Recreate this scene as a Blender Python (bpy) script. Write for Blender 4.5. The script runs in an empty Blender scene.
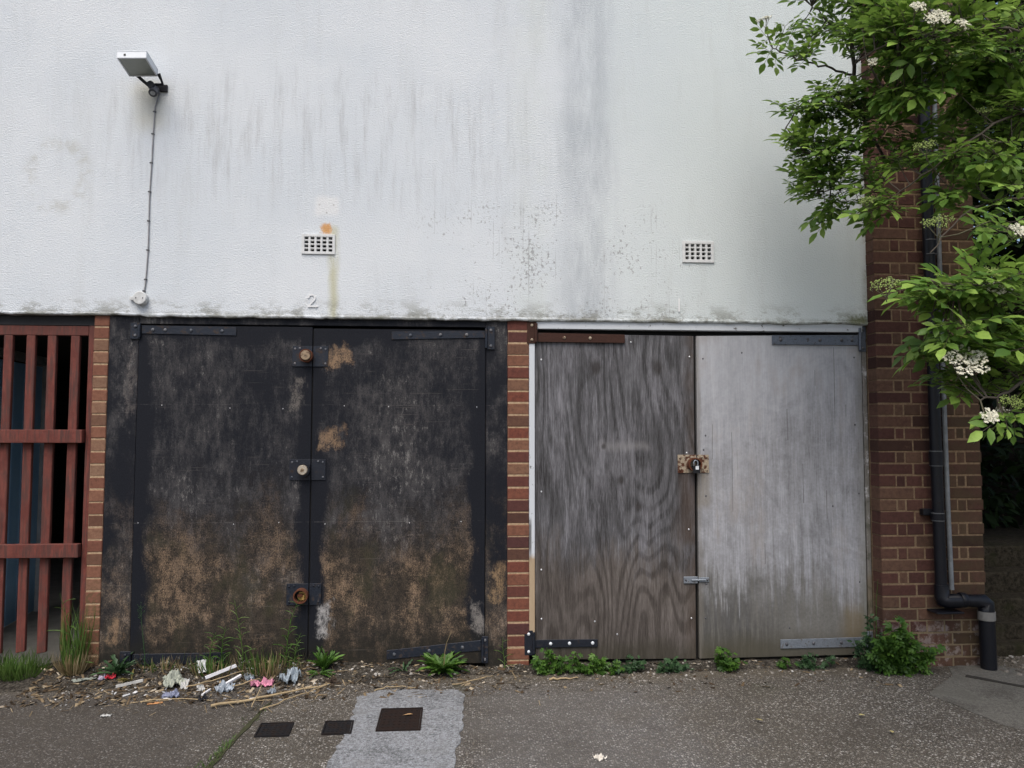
import bpy, bmesh, math, random
import numpy as np
from mathutils import Vector, Matrix, noise as mnoise
rnd = random.Random(7)
R = math.radians
scene = bpy.context.scene
COL = scene.collection

# ------------------------------------------------------------------ camera
YAW, PITCH, ROLL = R(4.10178), R(3.34487), R(0.07385)
fw = Vector((math.sin(YAW)*math.cos(PITCH), math.cos(YAW)*math.cos(PITCH), math.sin(PITCH)))
rt = Vector((math.cos(YAW), -math.sin(YAW), 0)); up = rt.cross(fw)
r2 = rt*math.cos(ROLL) + up*math.sin(ROLL); u2 = -rt*math.sin(ROLL) + up*math.cos(ROLL)
cam_d = bpy.data.cameras.new('camera'); cam = bpy.data.objects.new('camera', cam_d); COL.objects.link(cam)
M = Matrix((r2, u2, -fw)).transposed().to_4x4(); M.translation = (0, -4.78022, 1.4698)
cam.matrix_world = M
cam_d.sensor_width = 36; cam_d.lens = 769/1024*36; cam_d.clip_start = 0.05; cam_d.clip_end = 500
scene.camera = cam

# ------------------------------------------------------------------ light
SUN_EL, SUN_AZ = 58, 197
w = bpy.data.worlds.new('World'); scene.world = w; w.use_nodes = True
wn = w.node_tree; bg = wn.nodes['Background']
sky = wn.nodes.new('ShaderNodeTexSky'); sky.sky_type = 'NISHITA'; sky.sun_disc = False
sky.sun_elevation = R(SUN_EL); sky.sun_rotation = R(SUN_AZ); sky.dust_density = 4.0; sky.air_density = 1.0; sky.ozone_density = 1.0
wn.links.new(sky.outputs[0], bg.inputs[0]); bg.inputs[1].default_value = 0.10
sl = bpy.data.lights.new('sun', 'SUN'); sl.energy = 1.2; sl.angle = R(40); sl.color = (1, .97, .92)
so = bpy.data.objects.new('sun', sl); COL.objects.link(so)
sd = Vector((math.sin(R(SUN_AZ))*math.cos(R(SUN_EL)), math.cos(R(SUN_AZ))*math.cos(R(SUN_EL)), math.sin(R(SUN_EL))))
so.rotation_euler = sd.to_track_quat('Z', 'Y').to_euler(); so.location = (0, -6, 12)
vs = scene.view_settings; vs.view_transform = 'Standard'; vs.look = 'None'; vs.gamma = 1; vs.use_curve_mapping = False
vs.exposure = 0.92

# ------------------------------------------------------------------ node helpers
class S:
    def __init__(s, b, k): s.b = b; s.k = k
    def __add__(s, o): return s.b.m('ADD', s, o)
    __radd__ = __add__
    def __sub__(s, o): return s.b.m('SUBTRACT', s, o)
    def __rsub__(s, o): return s.b.m('SUBTRACT', o, s)
    def __mul__(s, o): return s.b.m('MULTIPLY', s, o)
    __rmul__ = __mul__
class NB:
    def __init__(s, nt): s.nt = nt; s._o = None
    def put(s, sock, v):
        if isinstance(v, S): s.nt.links.new(v.k, sock)
        elif v is not None:
            if isinstance(v, tuple) and len(v) == 3 and sock.type == 'RGBA': v = v + (1,)
            sock.default_value = v
    def node(s, t, ins=(), **pr):
        n = s.nt.nodes.new(t)
        for k, v in pr.items(): setattr(n, k, v)
        for k, v in (ins.items() if isinstance(ins, dict) else enumerate(ins)): s.put(n.inputs[k], v)
        return n
    def m(s, op, a, b=None, c=None, clamp=False):
        return S(s, s.node('ShaderNodeMath', [a, b, c], operation=op, use_clamp=clamp).outputs[0])
    @property
    def co(s):
        if s._o is None: s._o = S(s, s.node('ShaderNodeTexCoord').outputs['Object'])
        return s._o
    def xyz(s, v=None):
        n = s.node('ShaderNodeSeparateXYZ', [v or s.co]); return [S(s, n.outputs[i]) for i in range(3)]
    def sc(s, v, k): return S(s, s.node('ShaderNodeVectorMath', [v, k], operation='MULTIPLY').outputs[0])
    def off(s, v, k): return S(s, s.node('ShaderNodeVectorMath', [v, k], operation='ADD').outputs[0])
    def comb(s, x, y, z): return S(s, s.node('ShaderNodeCombineXYZ', [x, y, z]).outputs[0])
    def noise(s, scale=(1, 1, 1), k=1.0, d=4, r=.6, dist=0, v=None, o=(0, 0, 0)):
        v = s.sc(v or s.co, scale)
        if o != (0, 0, 0): v = s.off(v, o)
        return S(s, s.node('ShaderNodeTexNoise', {'Vector': v, 'Scale': k, 'Detail': d, 'Roughness': r, 'Distortion': dist}).outputs['Fac'])
    def voro(s, scale=(1, 1, 1), k=1.0, out='Distance', feat='F1', v=None, rand=1.0):
        v = s.sc(v or s.co, scale)
        return S(s, s.node('ShaderNodeTexVoronoi', {'Vector': v, 'Scale': k, 'Randomness': rand}, feature=feat).outputs[out])
    def ss(s, x, lo, hi):
        return S(s, s.node('ShaderNodeMapRange', {'Value': x, 'From Min': lo, 'From Max': hi}, interpolation_type='SMOOTHSTEP').outputs[0])
    def box(s, x, z, x0, x1, z0, z1, f=.02):
        return s.ss(x, x0-f, x0+f)*s.ss(x, x1+f, x1-f)*s.ss(z, z0-f, z0+f)*s.ss(z, z1+f, z1-f)
    def mix(s, f, a, b, blend='MIX'):
        n = s.node('ShaderNodeMix', data_type='RGBA', blend_type=blend, clamp_factor=True)
        s.put(n.inputs['Factor'], f); s.put(n.inputs[6], a); s.put(n.inputs[7], b)
        return S(s, n.outputs[2])
    def ramp(s, f, stops):
        n = s.node('ShaderNodeValToRGB', [f]); e = n.color_ramp.elements
        while len(e) < len(stops): e.new(.5)
        for el, (p, c) in zip(e, stops): el.position = p; el.color = c + (1,)
        return S(s, n.outputs[0])
    @property
    def isl(s): return S(s, s.node('ShaderNodeNewGeometry').outputs['Random Per Island'])
    def bump(s, h, dist=.005, st=1.0, nrm=None):
        n = s.node('ShaderNodeBump', {'Height': h, 'Distance': dist, 'Strength': st})
        if nrm: s.put(n.inputs['Normal'], nrm)
        return S(s, n.outputs[0])

MATS = {}
def mat(name, fn, **kw):
    """fn(B) -> dict(color, rough, normal, metal, trans)"""
    if name in MATS: return MATS[name]
    m = bpy.data.materials.new(name); m.use_nodes = True; nt = m.node_tree
    p = nt.nodes['Principled BSDF']; b = NB(nt); d = fn(b)
    b.put(p.inputs['Base Color'], d.get('color')); b.put(p.inputs['Roughness'], d.get('rough', .8))
    b.put(p.inputs['Metallic'], d.get('metal', 0.0)); b.put(p.inputs['Specular IOR Level'], d.get('spec', .3))
    if 'normal' in d: b.put(p.inputs['Normal'], d['normal'])
    if 'alpha' in d: b.put(p.inputs['Alpha'], d['alpha'])
    if 'trans' in d:
        t = b.node('ShaderNodeBsdfTranslucent'); b.put(t.inputs[0], d.get('tcol', d['color']))
        mx = b.node('ShaderNodeMixShader'); mx.inputs[0].default_value = d['trans']
        nt.links.new(p.outputs[0], mx.inputs[1]); nt.links.new(t.outputs[0], mx.inputs[2])
        nt.links.new(mx.outputs[0], nt.nodes['Material Output'].inputs[0])
    MATS[name] = m; return m
def plain(name, c, rough=.6, metal=0.0, var=.25, k=30, bump=.0008, spec=.3):
    def f(b):
        n = b.noise(k=k, d=5); n2 = b.noise(k=k*.2, d=3)
        col = b.mix(b.ss(n*.6+n2*.4, .3, .7), tuple(x*(1-var) for x in c), tuple(min(1, x*(1+var)) for x in c))
        return dict(color=col, rough=b.ss(n, 0, 1)*.25+(rough-.12), metal=metal, spec=spec, normal=b.bump(n, bump))
    return mat(name, f)

# ------------------------------------------------------------------ object helpers
def tag(o, label=None, cat=None, group=None, kind=None):
    for k, v in (('label', label), ('category', cat), ('group', group), ('kind', kind)):
        if v: o[k] = v
    return o
def empty(name, loc, label, cat, group=None):
    o = bpy.data.objects.new(name, None); COL.objects.link(o); o.location = loc; o.empty_display_size = .1
    return tag(o, label, cat, group)
def link(name, me, mats, parent=None):
    o = bpy.data.objects.new(name, me); COL.objects.link(o)
    for m in (mats if isinstance(mats, (list, tuple)) else [mats]): me.materials.append(m)
    if parent:
        o.parent = parent; o.matrix_parent_inverse = parent_inv(parent)
    return o
def parent_inv(p):
    mw = Matrix.Identity(4)
    while p: mw = Matrix.LocRotScale(p.location, p.rotation_euler, p.scale) @ mw if not p.parent else p.matrix_parent_inverse @ Matrix.LocRotScale(p.location, p.rotation_euler, p.scale) @ mw; p = p.parent
    return mw.inverted()
class MB:
    def __init__(s): s.v = []; s.f = []; s.mi = []; s.sm = []
    def add(s, vs, fs, mi=0, sm=False):
        o = len(s.v); s.v += [tuple(p) for p in vs]
        for f in fs: s.f.append(tuple(i+o for i in f)); s.mi.append(mi); s.sm.append(sm)
        return s
    def box(s, x0, x1, y0, y1, z0, z1, mi=0, M=None):
        vs = [Vector((x, y, z)) for z in (z0, z1) for y in (y0, y1) for x in (x0, x1)]
        if M: vs = [M @ p for p in vs]
        return s.add(vs, [(0, 2, 3, 1), (4, 5, 7, 6), (0, 1, 5, 4), (2, 6, 7, 3), (0, 4, 6, 2), (1, 3, 7, 5)], mi)
    def prism(s, pts, y0, y1, mi=0):
        """polygon in XZ (counter-clockwise seen from -Y) extruded from y0 (front) to y1"""
        n = len(pts); vs = [(x, y0, z) for x, z in pts] + [(x, y1, z) for x, z in pts]
        fs = [tuple(range(n)), tuple(range(2*n-1, n-1, -1))] + [(i, i+n, (i+1) % n+n, (i+1) % n) for i in range(n)]
        return s.add(vs, fs, mi)
    def tube(s, pts, r, n=8, mi=0, caps=True, sm=True):
        pts = [Vector(p) for p in pts]; rs = r if isinstance(r, (list, tuple)) else [r]*len(pts)
        vs = []; ref = None
        for i, p in enumerate(pts):
            t = (pts[min(i+1, len(pts)-1)] - pts[max(i-1, 0)]).normalized()
            if ref is None: ref = t.orthogonal().normalized()
            ref = (ref - t*ref.dot(t)); ref = ref.normalized() if ref.length > 1e-6 else t.orthogonal().normalized()
            q = t.cross(ref)
            for k in range(n):
                a = 2*math.pi*k/n; vs.append(p + (ref*math.cos(a) + q*math.sin(a))*rs[i])
        fs = [(i*n+k, i*n+(k+1) % n, (i+1)*n+(k+1) % n, (i+1)*n+k) for i in range(len(pts)-1) for k in range(n)]
        s.add(vs, fs, mi, sm)
        if caps:
            e = (len(pts)-1)*n
            s.add(vs[:n], [tuple(range(n-1, -1, -1))], mi); s.add(vs[e:], [tuple(range(n))], mi)
        return s
    def ball(s, c, r, n=8, mi=0, sq=(1, 1, 1)):
        vs = []; h = n//2
        for i in range(h+1):
            t = math.pi*i/h
            for k in range(n):
                a = 2*math.pi*k/n; vs.append((c[0]+r*sq[0]*math.sin(t)*math.cos(a), c[1]+r*sq[1]*math.sin(t)*math.sin(a), c[2]+r*sq[2]*math.cos(t)))
        return s.add(vs, [(i*n+k, (i+1)*n+k, (i+1)*n+(k+1) % n, i*n+(k+1) % n) for i in range(h) for k in range(n)], mi, True)
    def build(s, name, mats, parent=None, bevel=0.0, seg=1):
        me = bpy.data.meshes.new(name); me.from_pydata(s.v, [], s.f)
        me.polygons.foreach_set('material_index', s.mi); me.polygons.foreach_set('use_smooth', s.sm); me.update()
        o = link(name, me, mats, parent)
        if bevel:
            md = o.modifiers.new('bevel', 'BEVEL'); md.width = bevel; md.segments = seg; md.limit_method = 'ANGLE'; md.angle_limit = R(40)
        return o
def np_mesh(name, base_v, base_f, mats3, locs, mat_, parent=None, smooth=True):
    """many copies of one small shape baked into ONE mesh (the leaves of one crown, the flakes of one litter layer)"""
    bv = np.array(base_v, float); n = len(locs); k = len(bv)
    V = np.einsum('nij,kj->nki', np.asarray(mats3), bv) + np.asarray(locs)[:, None, :]
    loops = np.array([i for f in base_f for i in f]); tot = np.array([len(f) for f in base_f])
    L = (loops[None, :] + (np.arange(n)*k)[:, None]).ravel(); T = np.tile(tot, n)
    me = bpy.data.meshes.new(name); me.vertices.add(n*k); me.loops.add(len(L)); me.polygons.add(len(T))
    me.vertices.foreach_set('co', V.ravel()); me.loops.foreach_set('vertex_index', L.astype(np.int32))
    me.polygons.foreach_set('loop_start', np.concatenate([[0], np.cumsum(T)[:-1]]).astype(np.int32))
    me.polygons.foreach_set('loop_total', T.astype(np.int32)); me.polygons.foreach_set('use_smooth', np.full(len(T), smooth))
    me.update(calc_edges=True); me.validate()
    return link(name, me, mat_, parent)
def frame(xdir, nrm, s=1.0):
    x = Vector(xdir).normalized(); z = Vector(nrm); z = z - x*z.dot(x)
    z = z.normalized() if z.length > 1e-4 else x.orthogonal().normalized(); y = z.cross(x)
    return np.array([[x[i]*s, y[i]*s, z[i]*s] for i in range(3)])

# ------------------------------------------------------------------ materials of the building
def m_render(b):
    x, y, z = b.xyz()
    big = b.noise((.7, .7, .9), 1, 5, .6); mid = b.noise((2.5, 1, 2.5), 1, 5, .6); fine = b.noise(k=70, d=3, r=.6)
    col = b.mix(b.ss(big, .35, .65), (.562, .60, .63), (.62, .65, .67))
    # right half a touch greener, left bluer
    col = b.mix(b.ss(x+(mid-.5)*.9, .3, 1.6)*.5, col, (.54, .60, .575))
    # grey rain streaks in a band across the wall
    st = b.noise((13, 1, 1.7), 1, 6, .68); st2 = b.noise((38, 1, 3.2), 1, 5, .7, o=(3, 0, 1))
    band = b.ss(z+(mid-.5)*.5, 2.65, 3.2)*b.ss(z+(b.noise((9, 1, .3), 1, 3)-.5)*.5, 3.75, 3.5)*b.ss(x, 1.0, -.1)*b.ss(x, -2.9, -1.4)
    col = b.mix(b.ss(st*.6+st2*.4, .46, .68)*band*.55, col, (.34, .345, .35))
    # broad faint dirt
    col = b.mix(b.ss(b.noise((5, 1, .8), 1, 5, .7, o=(7, 0, 2)), .5, .75)*.25, col, (.42, .43, .42))
    # wide grey run under the roof
    run = b.ss(x+(mid-.5)*.25, .55, .78)*b.ss(x+(mid-.5)*.25, 1.08, .88)
    col = b.mix(run*b.ss(b.noise((8, 1, 1.6), 1, 6, .75), .25, .68)*.72, col, (.36, .39, .42))
    col = b.mix(b.ss(x, .25, .45)*b.ss(x, .62, .5)*b.ss(mid, .3, .7)*.35, col, (.53, .57, .52))
    # flaking spots with drip tails
    area = b.ss(x+(mid-.5)*.8, -.55, .1)*b.ss(x+(mid-.5)*.8, 1.75, 1.2)*b.ss(z+(mid-.5)*.3, 3.0, 2.75)
    sp = b.noise((52, 1, 40), 1, 5, .66, o=(1, 3, 5)); rg = b.noise(k=3.3, d=3, o=(4, 4, 1))
    spot = b.ss(sp*.68+rg*.32, .570, .60)*area
    col = b.mix(spot*.85, col, (.30, .31, .31))
    dr = b.noise((75, 1, .9), 1, 2, .5, o=(9, 1, 4)); col = b.mix(b.ss(dr, .635, .68)*area*b.ss(rg, .42, .56)*.6, col, (.33, .34, .34))
    # lamp stain, rust below the air brick
    ls = b.box(x+(mid-.5)*.1, z, -1.98, -1.80, 3.30, 3.60, .07)
    col = b.mix(ls*.38, col, (.52, .47, .30))
    rs = b.box(x+(b.noise((6, 1, 3), 1, 4)-.5)*.05, z, -.785, -.74, 2.14, 2.72, .025)
    col = b.mix(rs*b.ss(b.noise((15, 1, 4), 1, 4), .25, .55)*.7, col, (.42, .40, .22))
    rp = b.box(x+(mid-.5)*.12+(sp-.5)*.08, z+(sp-.5)*.08, -.835, -.775, 2.672, 2.735, .014)
    col = b.mix(rp, col, b.mix(fine, (.50, .24, .09), (.62, .38, .18)))
    for hx, hz in ((-.855, 2.855), (-.769, 2.855), (-.811, 2.805)):
        col = b.mix(b.box(x, z, hx-.005, hx+.005, hz-.005, hz+.005, .004), col, (.05, .05, .05))
    col = b.mix(b.box(x+(mid-.5)*.1, z+(mid-.5)*.1, -.88, -.74, 2.79, 2.9, .02)*.6, col, (.70, .70, .69))
    # half-round scuff left of the cable
    dx = x+2.42; dz = z-3.0; rr = b.m('SQRT', dx*dx+dz*dz*.7)
    col = b.mix(b.ss(rr, .10, .15)*b.ss(rr, .23, .17)*b.ss(b.noise(k=9, d=6, r=.7), .42, .66)*.55, col, (.42, .42, .38))
    # dirt hugging the bottom edge and the right edge
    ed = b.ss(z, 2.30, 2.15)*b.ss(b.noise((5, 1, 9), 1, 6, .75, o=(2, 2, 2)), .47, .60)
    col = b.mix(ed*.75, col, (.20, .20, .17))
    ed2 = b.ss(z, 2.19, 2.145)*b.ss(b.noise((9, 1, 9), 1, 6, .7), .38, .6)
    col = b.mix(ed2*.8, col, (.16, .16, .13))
    er = b.ss(x, 2.60, 2.645)*b.ss(b.noise((6, 1, 7), 1, 5, .7), .42, .6); col = b.mix(er*.6, col, (.25, .25, .18))
    cr = b.box(x+(mid-.5)*.2, z+(sp-.5)*.1, 2.52, 2.66, 2.14, 2.2, .03); col = b.mix(cr, col, (.14, .15, .09))
    rough = b.noise(k=112, d=2, r=.5); rough2 = b.noise(k=230, d=3, r=.6)
    h = b.ss(rough, .35, .70)*1.0+rough2*.25
    return dict(color=col, rough=.92, spec=.15, normal=b.bump(h, .0048, .36))
WALL = mat('white roughcast', m_render)

def brick_mat(name, c0, c1, c2, mossz, white=0.0):
    def f(b):
        x, y, z = b.xyz(); i = b.isl
        n = b.noise(k=38, d=6, r=.7); n2 = b.noise(k=9, d=4); n3 = b.noise(k=150, d=2)
        col = b.ramp(i, [(0, c0), (.45, c1), (.8, c2), (1, tuple(t*.55 for t in c0))])
        col = b.mix(b.ss(n, .35, .75)*.55, col, tuple(t*.5 for t in c0))
        col = b.mix(b.ss(n2*.5+n*.5, .55, .75)*.35, col, (.30, .18, .11))
        col = b.mix(b.ss(n3, .68, .75)*.6, col, (.03, .022, .02))
        if mossz: col = b.mix(b.ss(z+(n2-.5)*.7, mossz, mossz*.35)*b.ss(n, .4, .6)*.55, col, (.07, .075, .03))
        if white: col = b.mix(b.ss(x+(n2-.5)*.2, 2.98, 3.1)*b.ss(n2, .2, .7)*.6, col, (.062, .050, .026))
        if white: col = b.mix(b.ss(z+(n2-.5)*.25, .36, .2)*b.ss(b.noise(k=14, d=6, r=.7, o=(5, 1, 1)), .5, .62)*white, col, (.42, .38, .36))
        return dict(color=col, rough=.88, spec=.2, normal=b.bump(n+n3*.4, .004, .8))
    return mat(name, f)
BR_MID = brick_mat('orange red brick', (.075, .032, .03), (.17, .056, .036), (.205, .11, .068), .0)
BR_LEFT = brick_mat('weathered orange brick', (.16, .065, .044), (.21, .095, .06), (.23, .14, .09), .75)
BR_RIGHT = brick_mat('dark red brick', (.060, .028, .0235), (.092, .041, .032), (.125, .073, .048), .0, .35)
def m_mortar(b):
    n = b.noise(k=60, d=5, r=.7); x, y, z = b.xyz()
    c = b.mix(b.ss(n, .3, .7), (.15, .10, .062), (.25, .178, .112))
    c = b.mix(b.ss(z+(b.noise(k=5)-.5)*.6, .6, .2)*.5, c, (.16, .14, .09))
    return dict(color=c, rough=.95, spec=.1, normal=b.bump(n, .006))
MORTAR = mat('sandy mortar', m_mortar)
def m_mortar2(b):
    n = b.noise(k=60, d=5, r=.7); return dict(color=b.mix(b.ss(n, .3, .7), (.30, .205, .125), (.46, .335, .215)), rough=.95, spec=.1, normal=b.bump(n, .006))
MORTAR_L = mat('pale sandy mortar', m_mortar2)

def black_ply(name, xl, xr, zt, patches=(), seed=0, fr=False):
    def f(b):
        x, y, z = b.xyz(); o = (seed*3.1, 0, seed*1.7)
        pat = b.noise((2.0, 1, 1.7), 1, 5, .62, o=o); stre = b.noise((20, 1, 4.5), 1, 6, .72, o=o); blot = b.noise((8, 1, 5.5), 1, 6, .72, o=o)
        grit = b.noise((150, 1, 95), 1, 6, .8, o=o); mid = b.noise((22, 1, 17), 1, 6, .75, o=(o[0]+5, 0, o[2]))
        paint = b.mix(b.ss(grit, .3, .8), (.0052, .0062, .0095), (.0135, .0155, .0215))
        if fr: inter = b.ss(blot*.6+pat*.4+b.ss(z, .9, .1)*.06, .43, .58)
        else:
            e = b.m('MINIMUM', b.m('MINIMUM', x-xl, xr-x), (zt-z)*.75)
            wi = b.noise((48, 1, 5), 1, 6, .8, o=(o[0]+2, 0, o[2]+4)); inter = b.ss(e+(b.noise((3, 1, 2.6), 1, 3, .5, o=o)-.5)*.24+(blot-.5)*.16+(grit-.5)*.06+(wi-.5)*.09, .05, .10)
        fine = b.noise((300, 1, 160), 1, 4, .8, o=o); wisp = b.noise((42, 1, 13), 1, 6, .8, o=(o[0]+2, 0, o[2]+4))
        scuff = b.ss(pat*.28+stre*.16+blot*.16+grit*.18+wisp*.22, .445, .585)
        col = b.mix(scuff*inter*.8, paint, b.mix(b.ss(blot*.5+fine*.5, .35, .65), (.030, .029, .031), (.098, .093, .092)))
        col = b.mix(b.ss(wisp*.34+mid*.20+grit*.20+pat*.26, .535, .615)*inter*.8, col, (.215, .205, .195))
        # bare weathered wood towards the bottom
        low = b.ss(z+(pat-.5)*1.5+(blot-.5)*1.0+(wisp-.5)*.6, 1.22, .50)*inter
        clus = b.noise((3.4, 1, 2.6), 1, 4, .6, o=(o[0]+8, 0, o[2]+2)); tan = b.ss(blot*.24+wisp*.12+mid*.15+grit*.18+clus*.24+fine*.10, .500, .595)
        wood = b.mix(tan, b.mix(b.ss(grit*.4+mid*.3+fine*.3, .42, .58), (.013, .011, .009), (.072, .055, .037)), b.mix(b.ss(grit*.5+fine*.5, .38, .62), (.075, .048, .028), (.40, .275, .175)))
        wood = b.mix(b.ss(b.noise((5, 1, 3), 1, 5, .6, o=(seed, 2, 5)), .5, .66)*.5, wood, (.045, .043, .020))
        col = b.mix(low*(.78 if not fr else .5), col, wood)
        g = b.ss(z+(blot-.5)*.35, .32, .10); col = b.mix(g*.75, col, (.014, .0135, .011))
        for (x0, x1, z0, z1, c, k) in patches:
            mk = b.box(x+(blot-.5)*.30+(stre-.5)*.10, z+(blot-.5)*.30+(grit-.5)*.10, x0, x1, z0, z1, .02)
            col = b.mix(mk*k*b.ss(grit*.5+mid*.5, .40, .56), col, c)
        for zz in (1.615, .905):
            ln = b.ss(z, zz-.003, zz)*b.ss(z, zz+.003, zz); col = b.mix(ln*b.ss(stre*.5+pat*.5, .47, .6)*.5, col, (.16, .15, .14))
        sc = b.noise((3, 1, 160), 1, 2, .5, o=o); col = b.mix(b.ss(sc, .66, .72)*inter*.3, col, (.16, .14, .12))
        return dict(color=col, rough=b.ss(scuff*inter, 0, 1)*.2+.68, spec=.16, normal=b.bump(grit*.6+stre*.5+mid*.5, .003, .7))
    return mat(name, f)
TAN, WHT = (.25, .165, .10), (.36, .35, .34)
BP_L = black_ply('peeling black paint on left leaf', -1.92, -.888, 2.10, [(-1.0, -.95, 1.6, 1.78, (.19, .17, .15), .6)], 1)
BP_R = black_ply('peeling black paint on right leaf', -.88, .175, 2.09, [(-.785, -.655, 1.855, 1.955, TAN, .95), (-.82, -.70, 1.36, 1.46, TAN, .75), (-.815, -.765, .22, .42, WHT, .9), (.10, .165, .20, .42, (.25, .23, .21), .7)], 2)
BP_F = black_ply('black painted frame', 0, 0, 0, [(.225, .285, .42, .62, (.30, .2, .11), .7), (-2.03, -1.99, .2, .35, TAN, .8), (-1.965, -1.945, 1.55, 1.95, (.22, .19, .17), .45)], 3, True)

def m_ply_dark(b):
    x, y, z = b.xyz()
    wetm = b.noise((2.2, 1, 1.5), 1, 3, .5, o=(9, 0, 3)); warp = b.noise((1.9, 1, .36), 1, 2, .45, o=(4.3, 0, 1.2)); warp2 = b.noise((14, 1, 2.6), 1, 4, .6)
    cath = b.m('SINE', warp*165+warp2*4.5+x*26); cath = b.ss(cath, -1.0, .1)*b.ss(wetm, .35, .6)+b.ss(cath, -.7, 1.0)*.5*b.ss(wetm, .6, .35)
    fib = b.noise((150, 1, 11), 1, 5, .8); fib2 = b.noise((34, 1, 2.2), 1, 6, .76); wet = b.noise((5.5, 1, 1.3), 1, 6, .66, o=(1, 1, 6)); blot = b.noise((6, 1, 5), 1, 5, .65)
    g = cath*.11+fib*.60+fib2*.42+(b.noise((3.5, 1, 1.2), 1, 4, .6, o=(2, 8, 5))-.5)*.35
    col = b.ramp(g, [(.36, (.019, .018, .0185)), (.48, (.050, .049, .051)), (.60, (.092, .091, .097)), (.76, (.19, .19, .202))])
    silver = b.ss(wet*.55+fib2*.25+fib*.2, .48, .62)*b.ss(z, .4, .75); col = b.mix(silver*.42, col, (.27, .265, .29))
    brown = b.ss(z+(wet-.5)*1.0+(fib2-.5)*.6+(b.noise((2, 1, 1), 1, 4, .6, o=(6, 6, 6))-.5)*1.0, .86, .48); bc = b.ramp(g, [(.3, (.020, .0145, .011)), (.52, (.060, .045, .033)), (.80, (.16, .125, .092))])
    col = b.mix(brown*.58, col, bc)
    col = b.mix(b.ss(x, 1.40, 1.50)*b.ss(blot, .3, .6)*.6, col, (.065, .046, .034))
    rl = b.box(x+(warp2-.5)*.07, z, 1.40, 1.50, .75, 1.23, .04); col = b.mix(rl*.5, col, (.055, .034, .022))
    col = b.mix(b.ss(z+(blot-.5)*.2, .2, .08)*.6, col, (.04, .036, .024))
    lg = b.box(x+(blot-.5)*.2, z+(blot-.5)*.1, .88, 1.22, 1.34, 1.385, .03); col = b.mix(lg*.35, col, (.27, .26, .26))
    for kx, kz, kr in ((.875, 1.86, .03), (1.27, 1.86, .035), (.92, 1.36, .012), (1.03, 1.15, .02), (1.14, .98, .018)):
        dx = x-kx; dz = (z-kz)*.7; q = b.m('SQRT', dx*dx+dz*dz); col = b.mix(b.ss(q+(fib2-.5)*.03, kr*1.6, kr*.4)*.75, col, (.028, .024, .022))
    return dict(color=col, rough=.82, spec=.2, normal=b.bump(cath*.6+fib*.7, .0022, .8))
PLY_DARK = mat('dark weathered plywood', m_ply_dark)
def m_ply_pale(b):
    x, y, z = b.xyz()
    warp = b.noise((1.3, 1, .9), 1, 4, .6, dist=.8, o=(2, 0, 7)); fib = b.noise((120, 1, 7), 1, 5, .7); fib2 = b.noise((22, 1, .8), 1, 5, .65); blot = b.noise((3, 1, 2.6), 1, 6, .65, o=(3, 3, 1)); grit = b.noise(k=60, d=6, r=.75)
    sw = b.m('SINE', warp*70+x*9+z*14); sw = b.ss(sw, -1, 1)
    vst = b.noise((9, 1, .7), 1, 5, .6, o=(7, 2, 2)); g = sw*.035+fib*.28+fib2*.26+blot*.24+vst*.20+(grit-.5)*.22
    col = b.ramp(g, [(.36, (.135, .135, .14)), (.51, (.275, .278, .295)), (.66, (.43, .44, .475))])
    ul = b.ss(z-x*.5+(blot-.5)*1.0, .15, 1.0); col = b.mix(ul*.5, col, (.43, .445, .475))
    col = b.mix(b.ss(blot*.5+vst*.5, .50, .62)*.45, col, (.235, .205, .18)); col = b.mix(b.ss(b.noise((7, 1, 1.1), 1, 5, .65, o=(4, 9, 3)), .54, .68)*b.ss(z, .45, .8)*.25, col, (.52, .525, .55))
    low = b.ss(z+(blot-.5)*.7+(fib2-.5)*.8+(fib-.5)*.35, .66, .24); col = b.mix(low*.85, col, b.mix(grit, (.075, .072, .062), (.20, .19, .165)))
    dk = b.ss(z+(blot-.5)*.5+(fib2-.5)*.9+(fib-.5)*.4, .56, .36)*b.ss(x+(blot-.5)*.6, 2.3, 1.8)*b.ss(fib2*.6+fib*.4, .36, .56); col = b.mix(dk*.8, col, (.055, .053, .05))
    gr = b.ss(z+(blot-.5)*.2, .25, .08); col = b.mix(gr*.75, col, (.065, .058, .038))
    br = b.box(x+(blot-.5)*.2, z+(blot-.5)*.2, 2.46, 2.63, .14, .36, .06); col = b.mix(br*.5, col, (.18, .13, .055))
    le = b.ss(x+(blot-.5)*.08+(fib-.5)*.03, 1.56, 1.53); col = b.mix(le*.5, col, (.15, .135, .115))
    re = b.ss(x+(blot-.5)*.1, 2.55, 2.62); col = b.mix(re*.45, col, (.17, .175, .15))
    rl = b.box(x+(blot-.5)*.05, z, 1.50, 1.60, .98, 1.22, .04); col = b.mix(rl*.55*b.ss(fib2, .3, .6), col, (.16, .12, .055))
    # splits in the veneer
    for cx, z0, z1 in ((1.745, .95, 1.45), (2.43, 1.5, 2.0), (2.21, 1.0, 1.25), (2.11, 1.4, 1.6), (2.36, .9, 1.08), (1.95, .62, .75), (2.30, 1.75, 1.85), (1.62, 1.28, 1.5), (2.5, 1.55, 1.63)):
        mk = b.box(x+(fib2-.5)*.025, z, cx-.0016, cx+.0016, z0, z1, .0018); col = b.mix(mk*.8, col, (.07, .068, .066))
    fl = b.noise((48, 1, 9), 1, 3, .6, o=(8, 1, 2)); col = b.mix(b.ss(fl, .70, .74)*.6, col, (.10, .10, .10))
    return dict(color=col, rough=.78, spec=.25, normal=b.bump(fib*.7+grit*.3, .0018, .7))
PLY_PALE = mat('pale weathered plywood', m_ply_pale)
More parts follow.
